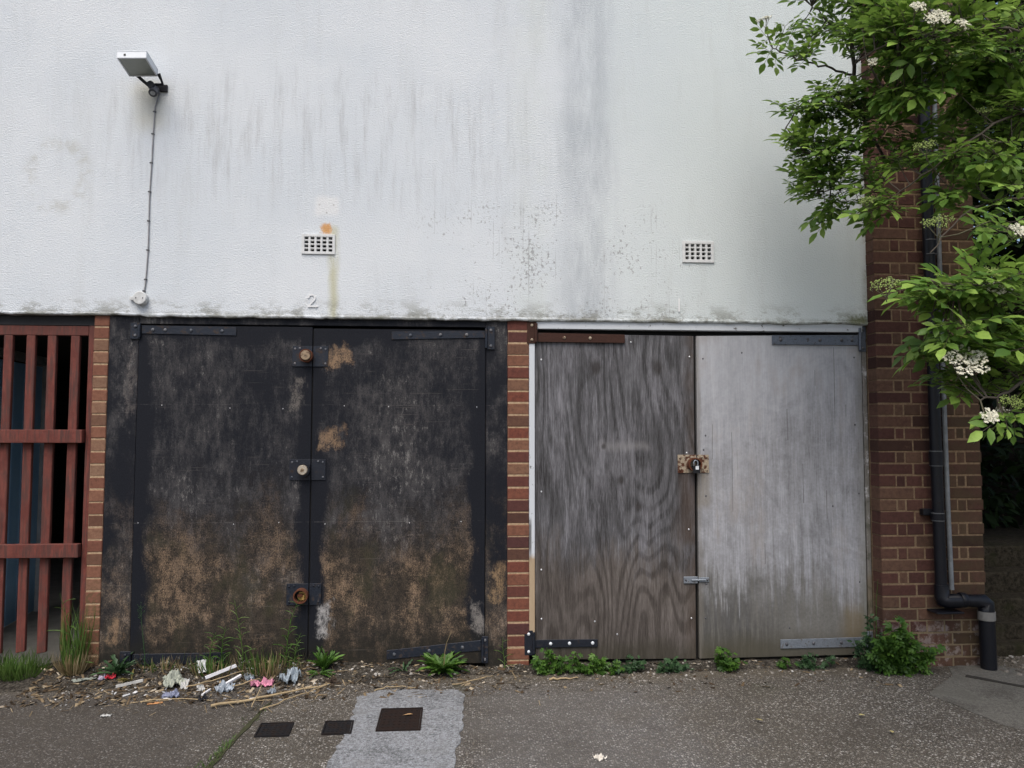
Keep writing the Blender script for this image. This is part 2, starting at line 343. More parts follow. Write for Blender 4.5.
def m_white_post(b):
    x, y, z = b.xyz(); n = b.noise((60, 60, 6), 1, 5, .7); n2 = b.noise(k=14, d=6, r=.7)
    pnt = b.mix(b.ss(n2, .60, .66), (.52, .55, .58), (.09, .085, .08))
    bare = b.mix(n, (.30, .22, .135), (.44, .34, .23))
    vert = b.ss(x, .50, .49)
    c = b.mix(b.ss(z+(n2-.5)*.1, .70, .66)*vert, pnt, bare)
    dk = b.ss(z+(n2-.5)*.3, .95, .85)*b.ss(z, .62, .75)*b.ss(x, .468, .462)*vert; c = b.mix(dk*.8, c, (.05, .045, .04))
    return dict(color=c, rough=.6, normal=b.bump(n, .002))
POST_W = mat('white painted frame timber', m_white_post)
def m_grey_post(b):
    x, y, z = b.xyz(); n = b.noise((80, 80, 5), 1, 5, .7); n2 = b.noise(k=10, d=6, r=.7)
    c = b.mix(n, (.10, .095, .085), (.27, .255, .23)); c = b.mix(b.ss(n2, .55, .66)*b.ss(z, .5, .7), c, (.5, .5, .5))
    c = b.mix(b.ss(z, .58, .5)*.6, c, (.16, .12, .07)); c = b.mix(b.ss(n2, .48, .36)*.6, c, (.05, .055, .03))
    return dict(color=c, rough=.8, normal=b.bump(n, .003))
POST_G = mat('bare grey frame timber', m_grey_post)
def metal_mat(name, base, rust, amt, rough=.5, metal=.5):
    def f(b):
        n = b.noise(k=26, d=6, r=.7); n2 = b.noise(k=110, d=3)
        c = b.mix(b.ss(n2, .3, .7)*.5, base, tuple(t*.55 for t in base))
        r = b.mix(n2, rust, tuple(t*.4 for t in rust)); mk = b.ss(n, .5-amt*.5+.12, .62-amt*.5+.12)
        return dict(color=b.mix(mk, c, r), rough=b.ss(mk, 0, 1)*(.9-rough)+rough, metal=b.m('MULTIPLY', 1-mk, metal), spec=.12 if 'iron' in name else .3, normal=b.bump(n2+n, .0012))
    return mat(name, f)
HBLACK = metal_mat('black painted strap', (.013, .016, .024), (.05, .035, .03), .12, .42, .0)
HBLUE = metal_mat('dull blue black steel', (.017, .022, .033), (.06, .045, .038), .2, .45, .2)
GALV = metal_mat('galvanised steel', (.27, .30, .34), (.14, .12, .10), .12, .45, .55)
HPALE = metal_mat('scuffed bolt head', (.06, .07, .085), (.2, .2, .21), .4, .5, .2)
GALVD = metal_mat('dulled galvanised steel', (.12, .14, .175), (.07, .06, .055), .15, .5, .4)
RUSTY = metal_mat('rusty steel', (.10, .07, .06), (.13, .045, .022), .8, .7, .2)
RUSTB = metal_mat('brown rusted strap', (.035, .028, .027), (.06, .026, .018), .7, .7, .1)
RUSTPALE = metal_mat('rust on cream paint', (.36, .30, .22), (.10, .035, .018), .30, .6, .0)
BRONZE = metal_mat('worn bronze', (.34, .25, .165), (.14, .09, .06), .3, .42, .45)
BRASSW = metal_mat('pale brass', (.52, .46, .37), (.22, .15, .10), .3, .35, .5)
YEL = plain('yellowed brass', (.36, .24, .08), .4, .4)
VOID = plain('dark void', (.012, .012, .012), .95)
SCREW = plain('bright screw head', (.62, .63, .65), .35, .6, .1)
SCREWD = plain('dark screw head', (.10, .10, .11), .5, .5)
BLKPL = plain('black plastic', (.012, .013, .016), .35)
WHTPL = plain('white plastic', (.62, .65, .68), .45, var=.06)

# ------------------------------------------------------------------ the garage building
BLD = empty('garage_building', (0, 0, 0), 'garage block with white roughcast upper wall, brick piers and two pairs of worn doors', 'building')
YW = -.018
holes = [(-.945, -.768, 2.556, 2.655), (1.445, 1.620, 2.547, 2.655)]
xs = sorted(set([-9, -6, -4] + [h[i] for h in holes for i in (0, 1)] + [2.648] + [round(-3.2+.03*i, 3) for i in range(195)]))
zs = sorted(set([2.168, 2.4, 3, 4, 5.3] + [h[i] for h in holes for i in (2, 3)]))
mb = MB(); vid = {}
def inhole(xa, xb, za, zb): return any(xa >= h[0]-1e-6 and xb <= h[1]+1e-6 and za >= h[2]-1e-6 and zb <= h[3]+1e-6 for h in holes)
for xx in xs:
    for zz in zs: vid[(xx, zz)] = len(mb.v); mb.v.append((xx, YW, zz))
for i in range(len(xs)-1):
    for j in range(len(zs)-1):
        if not inhole(xs[i], xs[i+1], zs[j], zs[j+1]):
            mb.f.append((vid[xs[i], zs[j]], vid[xs[i+1], zs[j]], vid[xs[i+1], zs[j+1]], vid[xs[i], zs[j+1]])); mb.mi.append(0); mb.sm.append(False)
# ragged bell-cast lower edge, rounded under
rows = []
for k, xx in enumerate(xs):
    j = mnoise.noise(Vector((xx*9, 0, 0)))*.006 + mnoise.noise(Vector((xx*37, 3, 0)))*.004 + .004*(xx > 2.0)*math.sin(xx*11)
    zb = 2.1455 + j + (.006 if xx < -1.9 else 0)
    rows.append([(xx, YW, 2.168), (xx, YW-.004, zb+.010), (xx, YW-.001, zb+.002), (xx, YW+.012, zb-.001), (xx, .14, zb+.002)])
for i in range(len(xs)-1):
    for j in range(4): mb.add([rows[i][j+1], rows[i+1][j+1], rows[i+1][j], rows[i][j]], [(0, 1, 2, 3)])
for h in holes:   # reveals of the two openings
    x0, x1, z0, z1 = h
    mb.add([(x0, YW, z0), (x0, .1, z0), (x0, .1, z1), (x0, YW, z1)], [(3, 2, 1, 0)]); mb.add([(x1, YW, z0), (x1, .1, z0), (x1, .1, z1), (x1, YW, z1)], [(0, 1, 2, 3)])
    mb.add([(x0, YW, z0), (x1, YW, z0), (x1, .1, z0), (x0, .1, z0)], [(0, 1, 2, 3)]); mb.add([(x0, YW, z1), (x1, YW, z1), (x1, .1, z1), (x0, .1, z1)], [(3, 2, 1, 0)])
    mb.add([(x0, .1, z0), (x1, .1, z0), (x1, .1, z1), (x0, .1, z1)], [(0, 1, 2, 3)], 1)
mb.add([(-9, YW, 5.3), (2.648, YW, 5.3), (2.648, .3, 5.3), (-9, .3, 5.3)], [(0, 1, 2, 3)]); mb.add([(-9, .3, 2.16), (2.648, .3, 2.16), (2.648, .3, 5.3), (-9, .3, 5.3)], [(3, 2, 1, 0)])
mb.build('upper_wall', [WALL, VOID], BLD)
# painted garage numbers on the render
PAINTW = plain('fresh white paint', (.69, .70, .70), .6, var=.05)
def stroke(pts, wd, name):
    s = MB(); n = len(pts)
    for i in range(n-1):
        (xa, za), (xb, zb) = pts[i], pts[i+1]; d = Vector((xb-xa, zb-za)).normalized(); q = Vector((-d.y, d.x))*wd/2; e = d*wd*.3
        s.add([(xa-e.x-q.x, YW-.006-i*.0002, za-e.y-q.y), (xb+e.x-q.x, YW-.006-i*.0002, zb+e.y-q.y), (xb+e.x+q.x, YW-.006-i*.0002, zb+e.y+q.y), (xa-e.x+q.x, YW-.006-i*.0002, za-e.y+q.y)], [(0, 1, 2, 3)])
    o = s.build(name, PAINTW, BLD); md = o.modifiers.new('thick', 'SOLIDIFY'); md.thickness = .003
    return o
o = stroke([(-.912, 2.272), (-.905, 2.288), (-.885, 2.291), (-.872, 2.279), (-.874, 2.262), (-.893, 2.240), (-.912, 2.219), (-.858, 2.219)], .009, 'painted_number')
o['label'] = 'hand painted white number 2'
o = stroke([(1.405, 2.295), (1.404, 2.217)], .011, 'painted_number'); o['label'] = 'hand painted white number 1'
# air bricks
def airbrick(x0, x1, z0, z1, h):
    s = MB(); ya, yb = YW-.009, YW+.022; hx0, hx1, hz0, hz1 = h
    nx, nz = 5, 4; gx = .030*(hx1-hx0)/.177/2.2; gz = .0085
    s.box(x0, hx0+.004, ya, yb, z0, z1); s.box(hx1-.004, x1, ya, yb, z0, z1); s.box(hx0+.004, hx1-.004, ya, yb, hz1-.004, z1); s.box(hx0+.004, hx1-.004, ya, yb, z0, hz0+.004)
    W_, H_ = hx1-hx0-.008, hz1-hz0-.008; cw = (W_+gx)/nx; ch = (H_+gz)/nz
    for i in range(1, nx): c = hx0+.004+cw*i-gx; s.box(c, c+gx, ya+.002, yb, hz0+.004, hz1-.004)
    for j in range(1, nz): c = hz0+.004+ch*j-gz; s.box(hx0+.004, hx1-.004, ya+.003, yb-.002, c, c+gz)
    return s
AIRW = plain('painted terracotta', (.58, .59, .585), .6, var=.08)
airbrick(-.958, -.755, 2.543, 2.668, holes[0]).build('air_brick', AIRW, BLD, .0015)['label'] = 'white air brick with a rust patch on its top edge'
airbrick(1.428, 1.636, 2.531, 2.670, holes[1]).build('air_brick', AIRW, BLD, .0015)['label'] = 'clean white air brick above the grey doors'

# brick piers: each brick is real, mortar recessed behind
def brick(s, x0, x1, y0, y1, z0, z1):
    j = lambda a: rnd.uniform(-a, a)
    dz = j(.0015); yy = j(.0018); c = .004
    a, b_, e, f = x0+j(.0015), x1+j(.0015), z0+dz+j(.001), z1+dz+j(.001); ya = y0+yy
    fr = [(a+c, ya, e+c), (b_-c, ya, e+c), (b_-c, ya, f-c), (a+c, ya, f-c)]; md = [(a, ya+c, e), (b_, ya+c, e), (b_, ya+c, f), (a, ya+c, f)]; bk = [(a, y1, e), (b_, y1, e), (b_, y1, f), (a, y1, f)]
    fs = [(0, 1, 2, 3)] + [(i+4*k+4, (i+1) % 4+4*k+4, (i+1) % 4+4*k, i+4*k) for k in (0, 1) for i in range(4)]
    s.add(fr+md+bk, fs)
def zc(n): return 2.0 + .0 + .075*n     # bed joint heights: 2.00 + 75 mm
def simple_pier(x0, x1, y0, name, m, nlo, nhi):
    s = MB(); s2 = []
    for k in range(nlo, nhi):
        z0 = Z0+.075*k+.005; brick(s, x0, x1, y0, .1, z0, z0+.065)
    o = s.build(name, [m, MORTAR], BLD); return o, s
Z0 = 2.0069   # a bed joint, from the photograph's courses
def pier_mesh(cols_even, cols_odd, y0, ydeep, xl, xr, nlo, nhi, m, ret=False):
    s = MB()
    s.box(xl+.002, xr-.002, y0+.0028, ydeep, Z0+.075*nlo, Z0+.075*nhi, 1)
    for k in range(nlo, nhi):
        z0 = Z0+.075*k+.004
        for (a, b_) in (cols_even if k % 2 == 0 else cols_odd): brick(s, a-.001, b_+.001, y0, y0+.10, z0, z0+.067)
        if ret: pass
    return s.build('brick_pier', [m, MORTAR if m == BR_RIGHT else MORTAR_L], BLD)
o = pier_mesh([(-2.184, -2.099)], [(-2.184, -2.099)], 0, .22, -2.184, -2.099, -27, 2, BR_LEFT); o['label'] = 'narrow weathered brick pier beside the red gate'
o = pier_mesh([(.316, .449)], [(.316, .449)], 0, .22, .316, .449, -27, 2, BR_MID); o['label'] = 'orange red brick pier between the black and grey doors'
ev, od = [], []
x = 2.646
for wd in (.2195, .215, .215): ev.append((x, x+wd)); x += wd+.010
x = 2.646
for wd in (.105, .0505, .1025, .1025, .1025, .0505, .1025): od.append((x, x+wd)); x += wd+.010
XR = ev[-1][1]
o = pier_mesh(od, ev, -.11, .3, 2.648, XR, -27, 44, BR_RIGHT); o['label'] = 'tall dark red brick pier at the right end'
# flank, roof, back and the interior of the open bay
SIDE = plain('plain brown brick', (.10, .055, .04), .9, k=8)  # brown brick for the flank, back and bay pier
s = MB(); s.box(3.10, XR-.01, .302, 7, 0, 5.3); s.box(-9, 3.098, 6.8, 7, 0, 5.3); s.box(-9.2, -9.002, YW, 7, 0, 5.3); s.build('flank_wall', SIDE, BLD)
s = MB(); s.box(-9.3, 3.4, .33, 7.1, 5.302, 5.4); s.build('roof', plain('grey felt', (.1, .1, .1)), BLD)
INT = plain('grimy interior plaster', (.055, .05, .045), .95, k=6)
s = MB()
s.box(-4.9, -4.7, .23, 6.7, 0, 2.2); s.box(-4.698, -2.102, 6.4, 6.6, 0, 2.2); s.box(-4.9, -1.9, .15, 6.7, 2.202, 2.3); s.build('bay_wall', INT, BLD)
s = MB(); s.box(-2.10, -2.0, .225, 6.7, 0, 2.2); s.build('bay_wall', plain('pale bounce wall', (.62, .62, .60), .9, k=5), BLD)  # unseen wall, kept pale to bounce light onto the blue panel
s = MB(); s.box(-9, -4.71, .0, .22, 0, 2.15); s.build('bay_pier', SIDE, BLD)
s = MB(); s.box(-4.698, -2.19, .03, .12, 2.093, 2.15); s.build('lintel', plain('dark lintel', (.025, .025, .027), .8), BLD)

# ---- doors
def screw(s, x, z, y, r=.006, mi=1): s.ball((x, y, z), r, 8, mi, (1, .5, 1))
# black bay
s = MB(); s.box(-2.098, -1.924, .004, .09, .02, 2.148); s.box(.180, .3155, .004, .09, .02, 2.148)
s.box(-1.9235, .1795, .006, .09, 2.1035, 2.148); s.box(-1.9235, .1795, .07, .12, .0, 2.10, 1); s.build('door_frame', [BP_F, VOID], BLD, .003)['label'] = 'black painted frame around the black doors'
def black_leaf(x0, x1, z0, z1, m, label):
    s = MB(); s.box(x0, x1, .0, .045, z0, z1)
    for z_ in (1.60, .90):
        for i in range(3): screw(s, x0+.12+(i+rnd.uniform(-.25, .25))*(x1-x0-.24)/2, z_+rnd.uniform(-.012, .012), -.0005, .0035, 1)
    o = s.build('garage_door', [m, SCREW], BLD, .003); o['label'] = label; return o
LB = black_leaf(-1.921, -.8875, .045, 2.094, BP_L, 'left black door leaf with bare brown wood low down')
RB = black_leaf(-.8795, .1765, .045, 2.0855, BP_R, 'right black door leaf with tan patches and tilted lower hinge')
s = MB(); s.box(-.8875, -.8795, .012, .044, .045, 2.08); s.build('gap_shade', VOID, LB)  # near-black fill between the leaves, standing in for the gap's shade
# grey bay
s = MB(); s.box(.4505, .4865, .0, .09, .20, 2.096); s.box(.4505, 2.618, -.004, .09, 2.0975, 2.150); s.box(.488, 2.616, .05, .09, .0, 2.0955, 1)
s.build('door_frame', [POST_W, VOID], BLD, .003)['label'] = 'white painted head board and post around the grey doors'
s = MB(); s.prism([(2.6185, .05), (2.645, .05), (2.645, 2.095), (2.6185, 2.095)], .008, .09); s.build('door_post', POST_G, BLD, .002)
def ply_leaf(pts, m, label, screws, mi):
    s = MB(); s.prism(pts, .012, .046)
    for x_, z_ in screws: screw(s, x_, z_, .0115, .0065, 1)
    o = s.build('garage_door', [m, mi], BLD, .002); o['label'] = label; return o
LG = ply_leaf([(.489, .055), (1.4975, .04), (1.5065, 2.064), (.489, 2.070)], PLY_DARK, 'dark grey plywood door leaf with wavy grain', [(.528, 1.905), (1.10, 2.02), (1.478, 1.93), (.528, 1.08), (1.452, 1.32), (1.46, .84), (.527, .6), (1.47, .29), (.528, .3), (.86, .28), (1.0, .2)], SCREW)
RG = ply_leaf([(1.5195, .04), (2.610, .045), (2.6155, 2.083), (1.5235, 2.064)], PLY_PALE, 'pale silver plywood door leaf', [(1.565, 1.92), (1.575, 1.43), (1.562, 1.34), (1.573, 1.05), (1.566, .5), (2.565, 1.935), (2.575, 1.06), (2.565, .5), (2.56, 1.5), (1.56, .29), (1.82, 1.96), (2.1, .22), (2.4, .98)], SCREWD)
# strap hinges
def hinge(parent, mats, p0, p1, h0, h1, plate, bolts, y=-.006, knuckle=None, label=None):
    (xa, za), (xb, zb) = p0, p1; s = MB()
    lo = [(xa, za-h0/2), (xb, zb-h1/2), (xb, zb+h1/2), (xa, za+h0/2)]
    if xa > xb: lo = [(xb, zb-h1/2), (xa, za-h0/2), (xa, za+h0/2), (xb, zb+h1/2)]
    # clipped strap end
    s.prism(lo, y, y+.0055)
    x0, x1, z0, z1 = plate; s.box(x0, x1, y-.001, y+.008, z0, z1)
    kx = knuckle if knuckle is not None else (x1 if abs(x1-xa) < abs(x0-xa) else x0)
    s.tube([(kx, y-.006, z0+.01), (kx, y-.006, z1-.01)], .0095, 10)
    for t in bolts:
        bx, bz = xa+(xb-xa)*t, za+(zb-za)*t; s.ball((bx, y-.001, bz), .011, 10, 1, (1, .55, 1))
    for z_ in (z0+.022, z1-.022): s.ball(((x0+x1)/2, y-.002, z_), .010, 10, 1, (1, .55, 1))
    o = s.build('hinge', mats, parent, .0015)
    if label: o['label'] = label
    return o
hinge(LB, [HBLUE, HPALE], (-1.905, 2.068), (-1.345, 2.062), .05, .052, (-1.970, -1.912, 2.010, 2.108), (.12, .25, .52, .85), knuckle=-1.916)
hinge(RB, [HBLUE, HPALE], (.175, 2.058), (-.405, 2.046), .042, .050, (.186, .234, 1.965, 2.108), (.2, .48, .80), knuckle=.181)
hinge(LB, [HBLACK, HBLUE], (-1.905, .108), (-1.365, .105), .062, .066, (-1.975, -1.912, .06, .155), (.1, .5, .9), knuckle=-1.916)
hinge(RB, [HBLUE, HPALE], (.155, .152), (-.415, .105), .062, .055, (.160, .198, .045, .205), (.2, .55, .92), knuckle=.165, label='lower strap hinge hanging at a tilt')
hinge(LG, [RUSTB, RUSTPALE], (.505, 2.044), (1.058, 2.040), .058, .054, (.437, .497, 2.005, 2.142), (.3, .6), .003-.008, knuckle=.493, label='brown rusted strap hinge')
hinge(LG, [HBLACK, WHTPL], (.485, .153), (.875, .152), .048, .046, (.421, .474, .085, .235), (.25, .55, .92), .0, knuckle=.478)
hinge(RG, [GALVD, SCREWD], (2.595, 2.046), (2.017, 2.043), .066, .060, (2.596, 2.642, 1.972, 2.135), (.08, .2, .45, .9), .002, knuckle=2.60)
hinge(RG, [GALV, SCREWD], (2.60, .126), (2.037, .122), .060, .056, (2.60, 2.640, .08, .19), (.30, .62, .93), .004, knuckle=2.604)
# hasps and padlocks
def lock(parent, plate, c, pm, rim, disc, lab, kind):
    x0, x1, z0, z1 = plate; s = MB()
    y0 = -.0065 if kind != 'shroud' else .006
    gap = -.8835 if kind != 'shroud' else 1.515
    s.box(x0, gap-.003, y0, y0+.006, z0, z1); s.box(gap+.003, x1, y0, y0+.006, z0, z1)
    for (a, e) in ((x0+.016, z0+.018), (x0+.016, z1-.018), (x1-.016, z0+.018), (x1-.016, z1-.018), (x0+.045, z1-.014), (x1-.045, z1-.014)): s.ball((a, y0-.001, e), .0075, 8, 1, (1, .5, 1))
    o = s.build('lock_plate', [pm, HPALE if kind == 'disc' else (HBLACK if kind == 'open' else RUSTPALE)], parent, .001); o['label'] = lab
    # ring shroud: open cylinder with wall thickness
    s = MB(); n = 28; ro, ri, yf, yb = .043, .035, y0-.045, y0
    if kind == 'disc': ro, ri = .040, .034
    ring = lambda r, y: [(c[0]+r*math.cos(2*math.pi*k/n), y, c[1]+r*math.sin(2*math.pi*k/n)) for k in range(n)]
    vs_ = ring(ro, yb)+ring(ro, yf)+ring(ri, yf)+ring(ri, yb)
    s.add(vs_, [(q*n+k, q*n+(k+1) % n, (q+1)*n+(k+1) % n, (q+1)*n+k) for q in range(3) for k in range(n)], 0, False)
    s.build('lock_shroud', rim, parent)
    s = MB()
    if kind == 'disc':
        s.tube([(c[0], y0-.004, c[1]), (c[0], y0-.050, c[1]), (c[0], y0-.056, c[1])], [.031, .031, .027], 26, 0, sm=False)
        s.tube([(c[0], y0-.0562, c[1]), (c[0], y0-.058, c[1])], [.011, .010], 16, 1, sm=False)
        s.box(c[0]-.007, c[0]+.007, y0-.0595, y0-.058, c[1]-.0015, c[1]+.0015, 2)
        s.build('padlock', [disc, BRONZE, VOID], parent)
    elif kind == 'open':
        s.tube([(c[0]+.004, y0-.002, c[1]-.004), (c[0]+.004, y0-.012, c[1]-.004)], .027, 20, 0, sm=False); s.box(c[0]-.02, c[0]+.012, y0-.030, y0-.012, c[1]-.006, c[1]+.012, 1)
        s.box(c[0]+.004, c[0]+.022, y0-.026, y0-.012, c[1]-.026, c[1]+.004, 0)
        s.build('lock_barrel', [YEL, RUSTY], parent, .002)
    else:
        s.box(c[0]-.021, c[0]+.023, y0-.062, y0-.030, c[1]-.052, c[1]-.006, 0)
        s.tube([(c[0]-.012, y0-.046, c[1]-.008), (c[0]-.012, y0-.046, c[1]+.016), (c[0]-.006, y0-.046, c[1]+.026), (c[0]+.006, y0-.046, c[1]+.026), (c[0]+.013, y0-.046, c[1]+.016), (c[0]+.013, y0-.046, c[1]-.008)], .0045, 8, 1)
        s.box(c[0]-.006, c[0]+.014, y0-.0632, y0-.062, c[1]-.030, c[1]-.008, 2)
        s.build('padlock', [BLKPL, GALV, WHTPL], parent, .003)
lock(LB, (-1.006, -.790, 1.850, 1.976), (-.917, 1.914), HBLUE, RUSTY, BRONZE, 'upper lock plate with a bronze disc padlock', 'disc')
lock(LB, (-1.012, -.795, 1.158, 1.284), (-.924, 1.221), HBLACK, HBLACK, BRASSW, 'middle lock plate with a pale brass disc padlock', 'disc')
lock(LB, (-1.016, -.811, .410, .538), (-.926, .470), HBLUE, RUSTY, YEL, 'bottom lock plate with an empty rusty ring', 'open')
lock(LG, (1.393, 1.593, 1.194, 1.308), (1.494, 1.248), RUSTPALE, RUSTY, BLKPL, 'rusty lock plate holding a black padlock', 'shroud')
s = MB(); s.box(1.422, 1.512, .002, .0115, .506, .548); s.box(1.518, 1.585, .004, .0115, .512, .542); s.tube([(1.47, .0, .527), (1.56, .0, .527)], .007, 8); s.ball((1.572, .001, .527), .007, 8, 1); s.ball((1.435, .001, .527), .007, 8, 1)
s.build('bolt', [GALV, SCREWD], LG, .002)

# ------------------------------------------------------------------ red slatted gate and the blue panel behind it
def m_red(b):
    n = b.noise((60, 60, 5), 1, 6, .7); n2 = b.noise(k=12, d=6, r=.72); x, y, z = b.xyz()
    c = b.mix(b.ss(n2, .35, .7), (.105, .028, .021), (.205, .058, .042)); c = b.mix(b.ss(n*.6+n2*.4, .45, .57)*.75, c, (.05, .028, .024))
    c = b.mix(b.ss(n, .68, .76)*.5, c, (.36, .2, .15)); c = b.mix(b.ss(z, 1.95, 2.06)*.4, c, (.09, .04, .032))
    return dict(color=c, rough=.75, normal=b.bump(n, .003))
RED = mat('faded red timber', m_red)
GATE = empty('slatted_gate', (-3.4, .04, 0), 'faded red timber gate of upright slats with dark gaps, left of the black doors', 'gate')
s = MB(); s.box(-2.2245, -2.1865, .02, .07, .12, 2.09); s.box(-4.70, -4.655, .02, .07, .12, 2.09); s.box(-4.654, -2.226, .022, .068, 2.030, 2.088); s.build('gate_frame', RED, GATE, .003)
for za, zb in ((1.383, 1.462), (.708, .788)):
    s = MB(); s.box(-4.652, -2.2255, -.022, .018, za, zb); s.build('rail', RED, GATE, .003)
for i in range(17):
    xc = -2.301-.1315*i+rnd.uniform(-.006, .006); s = MB(); h = .0255; zl = .135+rnd.uniform(-.02, .03)
    if xc-h < -4.65: break
    sh = rnd.uniform(-.006, .006); s.prism([(xc-h+sh, zl), (xc+h+sh, zl+.008), (xc+h, 2.029), (xc-h, 2.029)], .021, .048); s.build('slat', RED, GATE, .003)
def m_blue(b):
    n = b.noise((30, 30, 2), 1, 5, .7); n2 = b.noise(k=6, d=4); x, y, z = b.xyz()
    c = b.mix(b.ss(n2, .3, .7), (.30, .54, .80), (.36, .60, .84)); c = b.mix(b.ss(n, .6, .7)*.4, c, (.25, .33, .4)); c = b.mix(b.ss(z, .35, .05)*.5, c, (.05, .07, .09))
    return dict(color=c, rough=.6, normal=b.bump(n, .002))
BLUE = mat('blue painted boards', m_blue)
BPN = empty('blue_panel', (-3.37, 1.5, 0), 'blue boarded panel with a pale edge post seen through the red gate slats', 'panel')
A, Bp = Vector((-3.17, .30, 0)), Vector((-3.352, 1.70, 0)); d = (Bp-A); Lp = d.length; d.normalize()
Mx = Matrix(((d.x, -d.y, 0, A.x), (d.y, d.x, 0, A.y), (0, 0, 1, 0), (0, 0, 0, 1)))
s = MB()
for i in range(8):
    wd = Lp/8; s.box(i*wd+.003, (i+1)*wd-.003, .0, .03, .02, 1.965, 0, Mx)
s.build('board', BLUE, BPN, .004)
s = MB(); s.box(Lp+.001, Lp+.07, -.03, .05, .01, 1.98, 0, Mx); s.build('edge_post', plain('dirty white post', (.42, .43, .43), .7, k=12), BPN, .004)
s = MB(); s.box(-.2, Lp+.07, -.02, .04, 1.982, 2.045, 0, Mx); s.build('top_rail', plain('dirty grey rail', (.27, .28, .27), .7), BPN, .003)

# ------------------------------------------------------------------ ground
def m_ground(b):
    x, y, z = b.xyz()
    big = b.noise(k=.9, d=5, r=.6); mid = b.noise(k=4.5, d=5, r=.65); fine = b.noise(k=220, d=3)
    wob = b.off(b.co, (0, 0, 0))
    dA = b.voro(k=88, rand=1); cA = S(b, b.node('ShaderNodeSeparateColor', [b.voro(k=88, out='Color')]).outputs[0])
    dB = b.voro(k=200); cB = S(b, b.node('ShaderNodeSeparateColor', [b.voro(k=200, out='Color')]).outputs[1])
    mtx = b.mix(b.ss(mid*.5+fine*.5, .35, .65), (.036, .032, .027), (.10, .091, .078))
    stone = b.ramp(cA, [(0, (.035, .03, .026)), (.30, (.06, .052, .045)), (.5, (.15, .125, .095)), (.70, (.27, .245, .21)), (.86, (.45, .42, .38)), (1, (.68, .66, .62))])
    st2 = b.ramp(cB, [(0, (.025, .022, .019)), (.40, (.11, .097, .08)), (.75, (.23, .212, .185)), (1, (.50, .48, .44))])
    col = b.mix(b.ss(dB, .55, .42)*b.ss(cB, .3, .4), mtx, st2)
    col = b.mix(b.ss(dA, .50, .40)*b.ss(cA, .28, .34), col, stone)
    # wear, darker on the left, scuffed lighter in the middle
    lf = b.ss(x+(mid-.5)*1.2, -.8, -1.3)*b.ss(y, -.1, -.35); col = b.mix(lf*.6, col, (.055, .049, .045))
    gr = b.ss(x+(mid-.5)*1.0, -.2, .3)*b.ss(x+(mid-.5)*1.2, 1.6, .8)*b.ss(y+(mid-.5)*.5, -.2, -.5); col = b.mix(gr*.30, col, (.22, .22, .23))
    col = b.mix(b.ss(big*.6+mid*.4, .42, .62)*.35, col, (.065, .058, .048))
    # sandy debris strip at the wall
    dbs = b.ss(y+(mid-.5)*.25, -.32, -.12); col = b.mix(dbs*.55, col, b.mix(fine, (.065, .052, .036), (.17, .145, .105)))
    # moss in the damp
    ms = b.ss(b.noise(k=2.2, d=5, r=.7, o=(3, 1, 1)), .56, .68)*b.ss(y, -.9, -.2); col = b.mix(ms*.3, col, (.05, .055, .022))
    col = b.mix(.12, col, (.078, .062, .043)); wet = b.noise(k=1.6, d=6, r=.7, o=(6, 2, 0)); col = b.mix(b.ss(wet, .50, .66)*.32, col, (.050, .042, .033))
    h = b.ss(dA, .55, .1)*.6*b.ss(cA, .42, .5)+b.ss(dB, .5, .1)*.35+mid*1.3+fine*.15
    return dict(color=col, rough=.9, spec=.2, normal=b.bump(h, .009, 1.0))
GRD = mat('worn exposed aggregate concrete', m_ground)
s = MB(); s.add([(-60, -70, 0), (60, -70, 0), (60, 60, 0), (-60, 60, 0)], [(0, 1, 2, 3)])
tag(s.build('ground', GRD), 'worn brown exposed aggregate concrete yard in front of the doors', 'ground', kind='structure')
s = MB(); s.add([(-4.69, .0, .004), (-2.19, .0, .004), (-2.19, 6.3, .004), (-4.69, 6.3, .004)], [(0, 1, 2, 3)])
tag(s.build('garage_floor', plain('dusty concrete', (.17, .165, .15), .9, k=9)), 'dusty concrete floor inside the gated bay', 'floor', kind='structure')
def sheet(name, outline, m, z, label, cat, jit=.012, sub=10):
    pts = []
    for i, p in enumerate(outline):
        q = outline[(i+1) % len(outline)]
        for k in range(sub):
            t = k/sub; pts.append((p[0]+(q[0]-p[0])*t+rnd.uniform(-jit, jit), p[1]+(q[1]-p[1])*t+rnd.uniform(-jit, jit)))
    s = MB(); n = len(pts)
    s.add([(a, e, z) for a, e in pts], [tuple(range(n))]); s.add([(a, e, z) for a, e in pts]+[(a, e, -.01) for a, e in pts], [(i, i+n, (i+1) % n+n, (i+1) % n) for i in range(n)])
    return tag(s.build(name, m), label, cat, kind='structure')
def m_patch(b):
    n = b.noise(k=55, d=5, r=.75); n2 = b.noise(k=5, d=5, r=.65); x, y, z = b.xyz(); br = b.noise((70, 5, 1), 1, 3)
    dA = b.voro(k=110); cA = S(b, b.node('ShaderNodeSeparateColor', [b.voro(k=110, out='Color')]).outputs[0])
    sp_ = b.noise(k=150, d=4, r=.75); c = b.mix(b.ss(n*.35+n2*.25+sp_*.4, .40, .60), (.085, .087, .09), (.33, .345, .365)); c = b.mix(b.ss(dA, .5, .35)*b.ss(cA, .72, .8)*.7, c, (.09, .085, .08))
    c = b.mix(b.ss(n2, .5, .68)*.5, c, (.10, .098, .092)); c = b.mix(b.ss(y, -.5, -.36)*.3*n2, c, (.11, .105, .09))
    return dict(color=c, rough=.9, spec=.2, normal=b.bump(n+br*.6, .005))
PATCH = mat('grey cement patch', m_patch)
